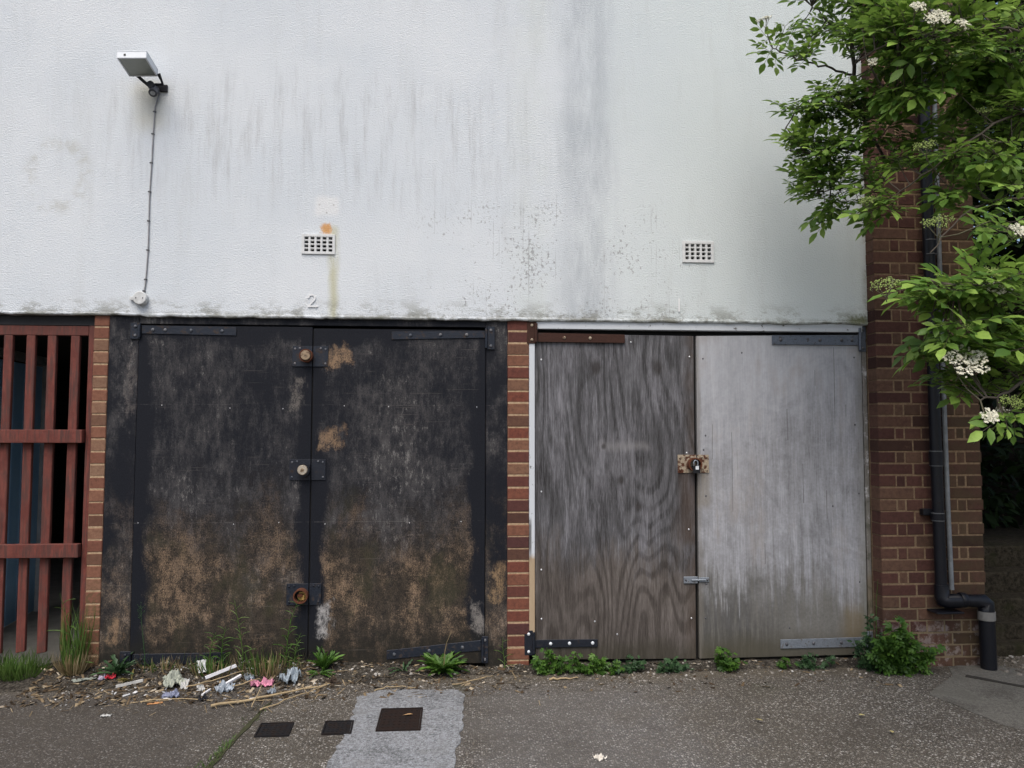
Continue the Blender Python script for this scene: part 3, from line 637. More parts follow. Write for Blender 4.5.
sheet('cement_patch', [(-.50, -1.75), (-.06, -1.78), (.00, -1.30), (.045, -.75), (.045, -.42), (.0, -.335), (-.42, -.32), (-.53, -.42), (-.52, -.85), (-.56, -1.25)], PATCH, .004, 'pale grey cement patch around the drain cover', 'ground')
def m_apron(b):
    n = b.noise(k=70, d=5, r=.75); n2 = b.noise(k=4, d=5, r=.65)
    dA = b.voro(k=150); c = b.mix(b.ss(n*.5+n2*.5, .36, .64), (.062, .058, .049), (.165, .158, .14)); c = b.mix(b.ss(dA, .35, .2)*.55, c, (.27, .25, .22)); c = b.mix(b.ss(n2, .5, .65)*.5, c, (.065, .062, .05))
    return dict(color=c, rough=.9, spec=.2, normal=b.bump(n, .004))
APR = mat('smooth concrete path', m_apron)
sheet('path', [(2.62, -.60), (2.98, -.27), (3.05, -.12), (3.36, -.12), (3.50, -.25), (4.6, -1.3), (4.6, -1.95), (3.25, -1.6), (2.72, -1.05)], APR, .004, 'pale smooth concrete path beside the pier', 'path', .008)
sheet('joint', [(3.02, -.325), (3.045, -.30), (3.45, -.72), (3.9, -1.25), (3.88, -1.28), (3.43, -.75)], plain('dark joint dirt', (.03, .027, .022), .95), .008, 'dark crack across the concrete path', 'path', .004, 6)
# soil bank against the black doors
def m_soil(b):
    n = b.noise(k=60, d=6, r=.75); n2 = b.noise(k=11, d=4)
    c = b.mix(b.ss(n, .35, .65), (.020, .0175, .014), (.078, .069, .057)); c = b.mix(b.ss(n2*.5+n*.5, .52, .62)*.6, c, (.15, .135, .11))
    return dict(color=c, rough=.95, spec=.1, normal=b.bump(n, .012))
SOIL = mat('damp leaf soil', m_soil)
nx, ny = 130, 14; s = MB(); vs_ = []
for i in range(nx+1):
    X = -3.0+5.75*i/nx
    hgt = .075 if X < -.75 else .075-.05*min(1, (X+.75)/.7); dep = (.21 if X < -.7 else .21-.11*min(1, (X+.7)/.8))
    if X < -2.35: hgt *= max(.3, 1-(-2.35-X)*2)
    dep *= 1+.35*mnoise.noise(Vector((X*3, 2, 0)))
    for j in range(ny+1):
        t = j/ny; Y = .10-(dep+.10)*t; q = max(0, 1-max(0, -Y)/dep)
        Z = hgt*(q**1.3)*(1+.55*mnoise.noise(Vector((X*9, Y*9, 0)))) + .006*mnoise.noise(Vector((X*40, Y*40, 1)))*(q > 0) - .004*(t == 1)
        vs_.append((X, Y, Z+.001))
s.add(vs_, [(i*(ny+1)+j, (i+1)*(ny+1)+j, (i+1)*(ny+1)+j+1, i*(ny+1)+j+1)[::-1] for i in range(nx) for j in range(ny)], 0, True)
tag(s.build('soil', SOIL), 'dark soil and dirt banked along the foot of the doors', 'soil', kind='structure')
def ground_z(X, Y):
    if Y < -.45 or X < -3 or X > 2.74: return 0.0
    hgt = .075 if X < -.75 else .075-.05*min(1, (X+.75)/.7); dep = (.21 if X < -.7 else .21-.11*min(1, (X+.7)/.8))
    if X < -2.35: hgt *= max(.3, 1-(-2.35-X)*2)
    dep *= 1+.35*mnoise.noise(Vector((X*3, 2, 0))); q = max(0, 1-max(0, -Y)/dep)
    return max(0, hgt*(q**1.3)*(1+.55*mnoise.noise(Vector((X*9, Y*9, 0)))))

# drain covers
def drain(x0, x1, y0, y1, skew, label, z, ribs, m):
    cx, cy = (x0+x1)/2, (y0+y1)/2; o = empty('drain_cover', (cx, cy, 0), label, 'drain cover', 'small iron drain covers set in the yard')
    hw, hh = (x1-x0)/2, (y1-y0)/2
    Ms = Matrix.Translation((cx, cy, 0)) @ Matrix(((1, skew, 0, 0), (0, 1, 0, 0), (0, 0, 1, 0), (0, 0, 0, 1)))
    s = MB(); f = .008
    for b_ in ((-hw, hw, hh-f, hh), (-hw, hw, -hh, -hh+f), (-hw, -hw+f, -hh+f, hh-f), (hw-f, hw, -hh+f, hh-f)): s.box(b_[0], b_[1], b_[2], b_[3], -.01, z+.003, 0, Ms)
    s.build('rim', m, o)
    s = MB(); s.box(-hw+f+.002, hw-f-.002, -hh+f+.002, hh-f-.002, -.01, z, 0, Ms)
    for i in range(ribs):
        for j in range(ribs):
            a = -hw+f+.01+(2*hw-2*f-.02)*(i+.5)/ribs; e = -hh+f+.01+(2*hh-2*f-.02)*(j+.5)/ribs
            s.box(a-.006, a+.006, e-.003, e+.003, z, z+.002, 0, Ms)
    s.build('plate', m, o); return o
IRON = metal_mat('dark cast iron', (.015, .0145, .016), (.024, .018, .016), .3, .85, .0)
IRONB = metal_mat('brown cast iron', (.018, .014, .013), (.028, .018, .015), .4, .85, .0)
drain(-.385, -.168, -.925, -.632, 0.0, 'largest brown drain cover with a fallen leaf, in the pale cement patch', .009, 7, IRONB)
drain(-.645, -.502, -.942, -.778, -.05, 'small dark drain cover at the edge of the cement patch', .006, 5, IRON)
drain(-.960, -.797, -.948, -.782, -.05, 'small dark drain cover farthest left, set in brown concrete', .006, 5, IRON)

# ------------------------------------------------------------------ floodlight, cable, pipes
FL = empty('floodlight', (-1.86, YW, 3.55), 'white rectangular floodlight tilted down on the white wall', 'floodlight')
# corners of the glass: outer (away from the wall) edge and inner edge
o0, o1 = Vector((-1.978, -.27, 3.621)), Vector((-1.810, -.27, 3.628)); i0, i1 = Vector((-1.985, -.10, 3.590)), Vector((-1.830, -.10, 3.594))
nx_ = (o1-o0).normalized(); ny_ = (i0-o0); ny_ = (ny_-nx_*ny_.dot(nx_)).normalized(); nz_ = nx_.cross(ny_)
if nz_.z < 0: nz_ = -nz_
cc = (o0+o1+i0+i1)/4; hw, hl = .084, .088
FM = Matrix(((nx_.x, ny_.x, nz_.x, cc.x), (nx_.y, ny_.y, nz_.y, cc.y), (nx_.z, ny_.z, nz_.z, cc.z), (0, 0, 0, 1)))
s = MB(); t = .010
s.box(-hw, hw, -hl, -hl+t, 0, .042, 0, FM); s.box(-hw, hw, hl-t, hl, 0, .042, 0, FM); s.box(-hw, -hw+t, -hl+t, hl-t, 0, .042, 0, FM); s.box(hw-t, hw, -hl+t, hl-t, 0, .042, 0, FM)
s.box(-hw, hw, -hl, hl, .0425, .050, 0, FM); s.box(-hw+.03, hw-.03, -hl+.03, hl-.03, .0505, .066, 0, FM)
s.box(-.045, -.033, -hl-.004, -hl, .015, .028, 1, FM)
s.build('housing', [WHTPL, BLKPL], FL, .003)
s = MB(); s.box(-hw+t+.001, hw-t-.001, -hl+t+.001, hl-t-.001, .004, .008, 0, FM)
def m_glass(b):
    n = b.noise(k=30, d=3); return dict(color=b.mix(n, (.20, .225, .20), (.27, .29, .26)), rough=.18, spec=.5)
s.build('glass', mat('frosted lamp glass', m_glass), FL)
s = MB(); s.tube([(-1.945, -.095, 3.606), (-1.885, -.075, 3.555), (-1.80, -.06, 3.565), (-1.812, -.10, 3.615)], .011, 8); s.tube([(-1.86, -.02, 3.548), (-1.86, -.10, 3.548)], [.026, .022], 14); s.box(-1.875, -1.785, -.03, YW+.004, 3.535, 3.58); s.build('bracket', BLKPL, FL, .003)
s = MB(); s.tube([(-1.848, -.06, 3.535), (-1.845, -.095, 3.495)], [.027, .025], 16, 0, sm=False); s.tube([(-1.845, -.0955, 3.4945), (-1.8449, -.0965, 3.4935)], [.014, .013], 14, 1, sm=False); s.build('sensor', [plain('dark grey plastic', (.07, .072, .08), .4), plain('grey lens', (.35, .36, .36), .3)], FL)
CB = empty('cable', (-1.87, YW, 2.26), 'thin grey cable clipped down the white wall to a round junction box', 'cable')
cp = [(-1.822, 3.575), (-1.835, 3.52), (-1.855, 3.44), (-1.862, 3.31), (-1.868, 3.10), (-1.873, 2.90), (-1.874, 2.72), (-1.873, 2.56), (-1.878, 2.42), (-1.884, 2.33), (-1.892, 2.275)]
s = MB(); s.tube([(a+rnd.uniform(-.0015, .0015), YW-.006, e) for a, e in cp], .0042, 8); s.build('wire', plain('grey cable', (.26, .26, .265), .5), CB)
def lerp_c(z):
    for (a, e), (c, f) in zip(cp, cp[1:]):
        if f <= z <= e: return a+(c-a)*(e-z)/(e-f)
for z_ in (3.41, 3.27, 3.09, 2.91, 2.73, 2.55, 2.37, 2.30):
    s = MB(); a = lerp_c(z_); s.box(a-.008, a+.006, YW-.012, YW+.003, z_-.0045, z_+.0045); s.ball((a-.008, YW-.010, z_), .004, 6); s.build('clip', plain('dark clip', (.09, .09, .095), .5), CB, .001)
s = MB(); s.tube([(-1.903, YW+.003, 2.252), (-1.903, YW-.036, 2.252), (-1.903, YW-.041, 2.252)], [.041, .041, .036], 24, 0, sm=False); s.box(-1.968, -1.935, YW-.022, YW-.004, 2.241, 2.263)
for a in (-.02, .02): s.ball((-1.903+a, YW-.041, 2.252), .005, 6, 1)
s.build('junction_box', [plain('weathered white plastic', (.55, .56, .55), .6, var=.2), SCREWD], CB, .002)

PB = metal_mat('black pipe paint', (.007, .008, .012), (.02, .018, .018), .1, .38, .0)
PIPE = empty('downpipe', (3.0, -.17, .4), 'black downpipe on the brick pier with an elbow near the ground', 'drainpipe')
yp = -.172
s = MB(); s.tube([(2.962, yp, 5.3), (2.974, yp, 2.8), (2.981, yp, 1.3), (2.988, yp, .50)], .0345, 20, sm=True); s.build('pipe', PB, PIPE)
GREYR = plain('worn pale edge', (.13, .135, .14), .5)
for z_, h in ((1.29, .085), (.93, .04), (2.62, .085), (3.95, .085)):
    s = MB(); s.tube([(2.980, yp, z_+h/2), (2.9805, yp, z_-h/2)], .040, 20, 0); s.tube([(2.980, yp, z_+h/2+.001), (2.980, yp, z_+h/2+.005)], .039, 20, 1); s.box(2.97, 3.01, yp+.03, -.108, z_-.02, z_+.02)
    s.tube([(2.9805, yp, z_-h/2-.001), (2.9805, yp, z_-h/2-.005)], .039, 20, 1); s.build('collar', [PB, GREYR], PIPE)
s = MB(); s.box(2.90, 2.962, -.155, -.105, .935, .975); s.build('bracket', PB, PIPE, .004)
# shoe, horizontal socket and gully pipe
s = MB(); s.tube([(2.989, yp, .515), (2.990, yp, .440), (2.996, yp-.004, .424), (3.010, yp-.008, .416), (3.10, yp-.010, .415)], [.040, .043, .046, .046, .042], 20)
s.build('elbow', PB, PIPE)
s = MB(); s.tube([(3.095, yp-.010, .422), (3.10, yp-.010, .422), (3.128, yp-.010, .420), (3.133, yp-.010, .420)], [.043, .046, .046, .043], 20, 0); s.tube([(3.135, yp-.010, .418), (3.215, yp-.012, .413)], .038, 20)
s.tube([(3.195, yp-.012, .415), (3.250, yp-.012, .412), (3.264, yp-.012, .400), (3.266, yp-.012, .345)], [.038, .042, .045, .046], 20); s.build('socket', [PB, GREYR], PIPE)
s = MB(); s.box(2.925, 3.10, yp-.052, yp+.06, .345, .356); s.build('tray', PB, PIPE, .004)
s = MB(); s.tube([(3.266, yp-.012, .352), (3.266, yp-.012, .30)], .050, 20, 1); s.tube([(3.266, yp-.012, .298), (3.270, yp-.012, -.03)], .0455, 20); s.build('gully_pipe', [PB, plain('grey duct tape', (.17, .165, .155), .6)], PIPE)
s = MB(); s.tube([(3.070, -.130, 4.4), (3.070, -.130, 1.7), (3.074, -.130, 1.0), (3.078, -.137, .475)], .0145, 12)
tag(s.build('conduit', plain('grey conduit', (.17, .185, .20), .45)), 'slim grey conduit running down the brick pier right of the downpipe', 'pipe')

# ------------------------------------------------------------------ stepped low wall in the shaded gap
def m_step(b):
    n = b.noise(k=30, d=6, r=.75); n2 = b.noise(k=5, d=4)
    c = b.mix(b.ss(n, .35, .65), (.018, .015, .011), (.055, .047, .033)); c = b.mix(b.ss(n2, .5, .65)*.6, c, (.026, .027, .012))
    return dict(color=c, rough=.95, spec=.1, normal=b.bump(n, .01))
STEP = mat('mossy old concrete', m_step)
SW = empty('garden_steps', (4.2, .4, 0), 'mossy concrete steps rising into the dark gap right of the brick pier', 'steps')
zz, yy = -.02, .06
for i, (rise, tread) in enumerate(((.09, .13), (.10, .14), (.13, .18), (.14, .22), (.15, 1.2), )):
    s = MB(); s.box(3.362, 5.6, yy, yy+tread+.02, zz-.2 if i else -.1, zz+rise); s.build('step', STEP, SW, .012, 2); zz += rise; yy += tread+.021

# ------------------------------------------------------------------ leaves
def leaf_mat(name, dark, mid, lite, trans=.3, rough=.5, spec=.35):
    def f(b):
        i = b.isl; n = b.noise(k=40, d=2)
        c = b.ramp(i, [(0, dark), (.5, mid), (.92, lite), (1, tuple(min(1, t*1.3) for t in lite))]); c = b.mix(b.ss(n, .3, .8)*.3, c, tuple(t*.6 for t in dark))
        return dict(color=c, rough=rough, spec=spec, trans=trans, tcol=b.mix(.5, c, lite))
    return mat(name, f)
LEAF = leaf_mat('elder leaf', (.055, .125, .020), (.14, .255, .040), (.26, .39, .075), .38)
LEAFD = leaf_mat('dark evergreen leaf', (.008, .018, .006), (.013, .028, .008), (.022, .042, .012), .10, .6, .12)
BARK = plain('elder bark', (.085, .07, .055), .85, k=25, bump=.004)
TWIG = plain('pale green twig', (.13, .12, .075), .7)
def leaflet(x0, y0, ang, L, Wd, droop=.25, z0=0):
    ca, sa = math.cos(ang), math.sin(ang)
    prof = [(0, 0, 0), (.30, .42, .10), (.62, .46, .06), (.34, 0, -.05), (.66, 0, -.08), (1, 0, -droop), (.30, -.42, .10), (.62, -.46, .06)]
    vs_ = [(x0+(a*L)*ca-(e*Wd)*sa, y0+(a*L)*sa+(e*Wd)*ca, z0+c*L*.45) for a, e, c in prof]
    fs = [(0, 3, 1), (3, 4, 2, 1), (4, 5, 2), (0, 6, 3), (3, 6, 7, 4), (4, 7, 5)]
    return vs_, fs
def compound(spread=1.0):
    V, F = [], []
    for x0, y0, a, L, Wd in ((.040, .004, 1.05, .062, .030), (.040, -.004, -1.05, .062, .030), (.085, .004, .85, .072, .034), (.085, -.004, -.85, .072, .034), (.118, 0, 0, .082, .040)):
        v, f = leaflet(x0, y0, a*spread, L, Wd); o = len(V); V += v; F += [tuple(i+o for i in q) for q in f]
    return V, F
ELV, ELF = compound()
def limb(s, pts, r0, r1, n=8, wig=.02):
    P = [Vector(p) for p in pts]; out = []; m = len(P)-1
    for i in range(m):
        p0, p1, p2, p3 = P[max(i-1, 0)], P[i], P[i+1], P[min(i+2, m)]
        for k in range(5):
            t = k/5; q = .5*((2*p1)+(p2-p0)*t+(2*p0-5*p1+4*p2-p3)*t*t+(3*p1-p0-3*p2+p3)*t**3)
            out.append(q+Vector((rnd.uniform(-wig, wig), rnd.uniform(-wig, wig), rnd.uniform(-wig, wig)))*.4)
    out.append(P[-1]); N = len(out)
    s.tube(out, [r0+(r1-r0)*i/(N-1) for i in range(N)], n); return out
TREE = empty('elder_tree', (4.35, -.95, 0), 'leafy green elder tree in white flower hanging over the brick pier', 'tree')
s = MB(); skel = []
trunk = limb(s, [(4.35, -.95, -.05), (4.22, -.95, .8), (4.12, -.97, 1.6), (3.95, -.93, 2.4), (3.72, -.9, 3.1), (3.45, -.87, 3.8), (3.3, -.85, 4.6)], .085, .03, 12)
s.build('trunk', BARK, TREE)
s = MB()
for pts, r0, r1 in (
    ([(3.45, -.87, 4.0), (2.9, -.86, 4.55), (2.4, -.82, 4.45), (2.22, -.8, 4.1), (2.17, -.8, 3.55), (2.19, -.82, 3.2), (2.30, -.87, 2.9), (2.25, -.88, 2.75)], .02, .005),
    ([(2.16, -.8, 3.42), (2.02, -.77, 3.47), (1.88, -.75, 3.52), (1.74, -.74, 3.58)], .007, .003),
    ([(2.16, -.8, 3.55), (2.06, -.77, 3.72), (1.96, -.76, 3.82)], .006, .003),
    ([(2.17, -.81, 3.33), (2.05, -.77, 3.32), (1.90, -.75, 3.27), (1.80, -.74, 3.12)], .007, .003),
    ([(2.24, -.84, 3.02), (2.12, -.82, 3.0), (1.95, -.77, 2.98), (1.82, -.75, 3.0)], .010, .003),
    ([(2.28, -.87, 2.88), (2.15, -.82, 2.80), (1.98, -.76, 2.77)], .008, .003),
    ([(4.12, -.97, 1.6), (3.4, -1.5, 1.95), (2.7, -1.85, 1.98), (2.25, -1.9, 2.0), (1.9, -1.9, 2.05), (1.72, -1.88, 2.06)], .024, .004),
    ([(2.7, -1.85, 1.98), (2.35, -1.95, 1.80), (2.10, -2.0, 1.62), (1.98, -2.0, 1.58)], .012, .003),
    ([(2.5, -1.87, 1.99), (2.3, -1.9, 2.2), (2.12, -1.9, 2.3)], .009, .003),
    ([(3.72, -.9, 3.1), (3.1, -1.3, 3.1), (2.6, -1.4, 2.95), (2.3, -1.35, 2.75), (2.15, -1.2, 2.62)], .009, .003),
    ([(3.95, -.93, 2.4), (3.2, -1.35, 2.45), (2.65, -1.4, 2.55), (2.4, -1.4, 2.5), (2.22, -1.35, 2.3)], .009, .003),
    ([(3.5, -.87, 3.7), (3.0, -1.15, 3.5), (2.5, -1.35, 3.4), (2.15, -1.35, 3.35), (1.98, -1.2, 3.3)], .011, .004),
    ([(3.45, -.87, 3.8), (2.9, -1.0, 4.0), (2.5, -.95, 3.95), (2.2, -.85, 3.85)], .014, .004)):
    skel += limb(s, pts, r0, r1, 7)
CX = lambda px, py, Y: None
yaw_t = (r2, u2, fw)
def at(px, py, Y):        # point of the plane Y=const seen at a photo position
    d_ = fw + r2*((px-512)/769) + u2*((384-py)/769); t = (Y+4.78022)/d_.y
    return Vector((d_.x*t, Y, 1.4698+d_.z*t))
clusters = [(776, 36, -.74, 11, 9, 1.6), (802, 52, -.75, 18, 17, 1.2), (812, 28, -.75, 22, 14, 1.0), (850, 14, -.8, 24, 18, 1.5), (925, 150, -1.1, 26, 16, 1.3), (900, 165, -1.1, 18, 16, 1.0), (965, 190, -1.3, 26, 14, 1.6), (1010, 195, -1.5, 18, 18, 1.6), (990, 30, -1.1, 34, 26, 1.8), (1015, 130, -1.0, 16, 30, 1.6), (880, 20, -1.1, 26, 22, 1.6), (955, 15, -1.25, 34, 18, 1.6), (930, 75, -1.25, 26, 18, 1.5), (975, 95, -1.1, 30, 18, 1.6), (1010, 90, -1.1, 22, 24, 1.5), (890, 105, -1.1, 20, 16, 1.3), (865, 175, -1.0, 16, 16, 1.2), (965, 130, -1.2, 22, 12, 1.3), (948, 300, -1.8, 24, 18, 1.4), (1000, 320, -1.7, 34, 30, 1.6), (792, 105, -.74, 10, 12, .8), (905, 95, -1.2, 22, 16, 1.4), (868, 30, -1.0, 20, 26, 1.8), (865, 110, -.95, 16, 20, 1.4), (1005, 20, -1.4, 24, 20, 1.2), (1010, 165, -1.2, 20, 20, 1.6), (945, 345, -1.9, 14, 16, 1.4), (812, 108, -.75, 26, 17, 1.7), (842, 98, -.85, 26, 24, 1.8), (804, 142, -.75, 20, 17, 1.9),
    (830, 150, -.8, 30, 22, 2.0), (820, 184, -.75, 26, 20, 1.8), (842, 202, -.8, 20, 14, 1.4), (876, 206, -1.1, 20, 15, 1.8), (888, 66, -1.1, 28, 28, 1.9), (880, 138, -1.0, 20, 18, 1.1), (902, 26, -1.3, 34, 24, 2.0),
    (950, 46, -1.4, 34, 24, 2.0), (1000, 62, -1.3, 34, 30, 2.0), (945, 92, -1.3, 24, 10, .8), (1003, 112, -1.3, 26, 16, 1.6), (978, 156, -1.35, 40, 14, 1.9), (1012, 222, -1.9, 16, 26, 1.6), (955, 285, -1.85, 28, 22, 2.2), (922, 292, -1.85, 13, 18, 1.8),
    (988, 285, -1.85, 36, 26, 2.3), (948, 325, -1.9, 18, 14, 1.9), (955, 345, -1.9, 22, 18, 2.0), (1000, 352, -1.9, 30, 30, 2.3), (978, 388, -1.85, 34, 14, 1.8), (1008, 420, -2.0, 18, 14, 1.6), (1060, 60, -1.2, 40, 70, 1.2), (1060, 330, -1.8, 40, 90, 1.2), (820, -30, -.85, 60, 20, 1.2), (930, -40, -1.2, 80, 40, .8),
    (1150, 60, -1.3, 90, 120, .7), (1150, 300, -1.5, 90, 130, .7), (1040, -110, -1.0, 140, 60, .7), (1280, 150, -1.2, 90, 200, .5), (1090, 180, -.6, 90, 90, .7)]  # crown clusters mostly out of view, added to shade the pier
Ms, Ls = [], []
nsk = np.array([tuple(p) for p in skel])
for (px, py, Y, rx, ry, den) in clusters:
    ppm = 769/(Y+4.78); sc_ = .86 if Y > -1.05 else 1.0
    n = max(4, int((8.0 if Y < -.95 else 6.8)*den*math.pi*rx*ry/((.15*ppm*sc_)**2*.42)))
    c = at(px, py, Y); per = 4; ntw = max(1, n//per)
    for _ in range(ntw):
        while True:
            a, e, f = (rnd.uniform(-1, 1) for _ in range(3))
            if a*a+e*e+f*f < 1: break
        tip = c+Vector((a*rx/ppm*.9, f*.18, e*ry/ppm*.9))
        k = np.argmin(((nsk-np.array(tip))**2).sum(1)+.25*np.maximum(0, nsk[:, 0]*-1+tip.x)**2); b0 = Vector(nsk[k])
        out = (tip-b0); out = out.normalized() if out.length > .01 else Vector((-1, 0, 0))
        if (tip-b0).length > .02: s.tube([b0, b0.lerp(tip, .5)+Vector((0, 0, -.01)), tip], [.0028, .0022, .0014], 5, caps=False)
        gr = (out*.6+Vector((-.4, -.35, .15))).normalized(); side = gr.cross(Vector((0, 0, 1))).normalized()
        for q in range(per):
            sg = 1 if q % 2 else -1; back = (q//2)*.045
            dirv = (gr*rnd.uniform(.3, .9)+side*sg*rnd.uniform(.5, 1.1)+Vector((rnd.uniform(-.3, .3), rnd.uniform(-.4, .2), rnd.uniform(-.55, .2)))).normalized()
            if q == 0 and rnd.random() < .5: dirv = (gr+Vector((0, 0, rnd.uniform(-.5, .1)))).normalized()
            nr = Vector((rnd.gauss(0, .4), rnd.gauss(-.35, .4), 1.0))
            sz = sc_*rnd.uniform(.5, 1.15); Ms.append(frame(dirv, nr, sz)); Ls.append(tuple(tip-gr*back))
            pet = Ls[-1]; ev_ = Vector(pet)+dirv*.12*sz; s.tube([pet, ev_], [.0012, .0009], 4, caps=False)
s.build('branch', BARK, TREE)
np_mesh('crown', ELV, ELF, Ms, Ls, LEAF, TREE)
print('elder leaves', len(Ms))
# flower heads
PETAL = plain('cream petal', (.78, .76, .62), .6, var=.08); BUD = plain('green flower bud', (.28, .36, .10), .6, var=.2)
def flower_head(c, r, n, up_, buds=False, seed=0):
    q = random.Random(seed); s = MB(); u = Vector(up_).normalized(); fx = u.orthogonal().normalized(); fy = u.cross(fx); base = Vector(c)-u*r*.95
    kk = np.argmin(((nsk-np.array(base))**2).sum(1)); s.tube([Vector(nsk[kk]), Vector(nsk[kk]).lerp(base, .6)-Vector((0, 0, .012)), base], [.003, .0026, .0022], 5, 1)
    s.tube([base-u*r*.3, base], .0022, 5, 1)
    rays = [Vector((0, 0, 0))]
    for i in range(5):
        a = 2*math.pi*i/5+q.uniform(-.3, .3); e = Vector(c)+(fx*math.cos(a)+fy*math.sin(a))*r*.55; s.tube([base, e-u*r*.12], .0014, 4, 1, caps=False)
        rays.append(e-Vector(c))
    for i in range(n):
        cl = q.choice(rays); rr = r*.36*math.sqrt(q.random()); a = q.uniform(0, 6.283)
        rad = cl+(fx*math.cos(a)+fy*math.sin(a))*rr; d2 = rad.length/r
        p = Vector(c)+rad+u*(r*.10*(1-d2*d2)+q.uniform(-.006, .006)); 
        s.tube([p-u*.012+(Vector(c)-p)*.15, p], .0006, 3, 1, caps=False)
        if buds: s.ball(p, q.uniform(.0022, .0036), 5, 0); continue
        pn = (u+Vector((q.gauss(0, .35), q.gauss(0, .35), q.gauss(0, .35)))).normalized(); ax = pn.orthogonal().normalized(); ay = pn.cross(ax); R0 = q.uniform(.0042, .0062); vs_ = [p-pn*.001]; fs = []
        for k in range(5):
            t0 = 2*math.pi*k/5+q.random()*.2
            for dt, rr_ in ((-.42, .75), (0, 1.0), (.42, .75)): vs_.append(p+(ax*math.cos(t0+dt)+ay*math.sin(t0+dt))*R0*rr_+pn*.0012)
            b0 = 1+k*3; fs += [(0, b0, b0+1, b0+2)]
        s.add(vs_, fs, 0)
    s.build('flower_head' if not buds else 'flower_bud', [BUD if buds else PETAL, TWIG], TREE)
for i, (px, py, Y, r, n, u_) in enumerate([(966, 361, -2.02, .092, 330, (-.15, -.75, .6)), (938, 18, -1.62, .065, 220, (-.2, -.8, .5)), (964, 25, -1.62, .05, 150, (.2, -.8, .5)), (918, 6, -1.6, .04, 90, (-.1, -.8, .5)), (998, 288, -2.0, .055, 110, (-.1, -.7, .7)), (990, 416, -2.05, .036, 90, (-.3, -.8, .4)), (1019, 231, -2.0, .045, 110, (0, -.8, .5)), (873, 62, -1.3, .03, 45, (-.2, -.7, .4)), (764, 19, -.8, .05, 60, (-.3, -.3, .9)), (1003, 412, -2.0, .03, 50, (0, -.8, .5))]):
    flower_head(at(px, py, Y), r, n, u_, False, i)
for i, (px, py, Y, r, n, u_) in enumerate([(938, 222, -1.75, .075, 170, (-.3, -.5, .8)), (884, 285, -2.0, .06, 140, (-.4, -.5, .75)), (996, 274, -2.0, .06, 130, (0, -.6, .8)), (1012, 402, -2.05, .055, 130, (0, -.6, .8)), (972, 328, -2.0, .045, 90, (0, -.6, .8)), (925, 145, -1.45, .06, 110, (-.4, -.5, .7)), (848, 100, -1.0, .05, 80, (-.3, -.5, .8)), (868, 200, -1.25, .055, 110, (-.3, -.5, .8)), (985, 110, -1.4, .05, 80, (-.3, -.5, .8))]):
    flower_head(at(px, py, Y), r, n, u_, True, 40+i)

# dark evergreen behind, roofing the gap
def ovate():
    return leaflet(0, 0, 0, .10, .05)
OV, OF = ovate()
def mass_tree(name, label, base, blobs, leafm, size, seed, trunkpts, group=None):
    q = random.Random(seed); o = empty(name, base, label, 'tree', group); s = MB(); limb(s, trunkpts, .14, .05, 10)
    t1 = Vector(trunkpts[-1])
    Ms, Ls = [], []
    for (cx, cy, cz, rx, ry, rz, n) in blobs:
        s.tube([t1, (t1+Vector((cx, cy, cz)))/2+Vector((0, 0, .1)), (cx, cy, cz)], [.04, .025, .01], 6)
        for _ in range(n):
            d_ = Vector((q.gauss(0, 1), q.gauss(0, 1), q.gauss(0, 1))).normalized(); rr = q.random()**.4
            p = Vector((cx+d_.x*rx*rr, cy+d_.y*ry*rr, cz+d_.z*rz*rr)); dr = (d_+Vector((q.gauss(0, .6), q.gauss(0, .6), q.gauss(-.3, .5)))).normalized()
            Ms.append(frame(dr, (q.gauss(0, .6), q.gauss(-.3, .5), 1), size*q.uniform(.6, 1.2))); Ls.append(tuple(p))
    s.build('trunk', BARK, o); np_mesh('crown', OV, OF, Ms, Ls, leafm, o)
    return o
mass_tree('evergreen_tree', 'dark evergreen tree filling the shaded gap behind the elder', (4.6, 1.6, 0),
    [(4.3, .5, 3.1, .85, .6, .8, 1700), (4.1, 1.2, 4.0, 1.0, .9, .8, 1500), (5.0, .4, 2.6, .8, .7, .9, 1400), (5.2, 1.4, 3.6, 1.1, 1.1, 1.0, 1500), (4.4, 2.4, 3.4, 1.2, 1.0, 1.2, 1500), (4.2, .9, 2.15, .75, .5, .5, 900), (3.85, .25, 3.6, .45, .35, .7, 800), (5.2, -.2, 3.6, .7, .7, .9, 900), (4.6, 0.2, 4.6, 1.0, .8, .6, 900), (3.95, .6, 4.6, .6, .5, .6, 1100), (4.0, .5, 5.3, .9, .7, .5, 900), (4.6, 1.5, 5.0, 1.2, 1.0, .6, 1200), (4.1, 1.6, 2.7, .7, .6, .7, 900)],
    LEAFD, 1.15, 5, [(5.6, 2.0, 0), (5.5, 1.9, 1.2), (5.1, 1.6, 2.6)])
HEDGE = mass_tree('hedge', 'dense dark hedge closing off the back of the shaded gap', (4.6, 4.4, 0), [(3.9, 2.3, 1.0, .6, .5, 1.3, 1900), (4.6, 2.2, 1.0, .6, .5, 1.2, 1500), (3.9, 4.4, 1.2, .8, .6, 1.3, 1500), (5.0, 4.4, 1.4, .9, .6, 1.5, 1400), (5.9, 3.0, 1.3, .5, 1.2, 1.5, 1500), (6.0, 1.2, 1.2, .5, 1.2, 1.4, 1500), (4.5, 4.6, 2.8, 1.3, .6, 1.0, 1200)], LEAFD, 1.4, 9, [(4.6, 4.5, 0), (4.6, 4.5, .8), (4.6, 4.5, 1.4)])
HEDGE['category'] = 'hedge'

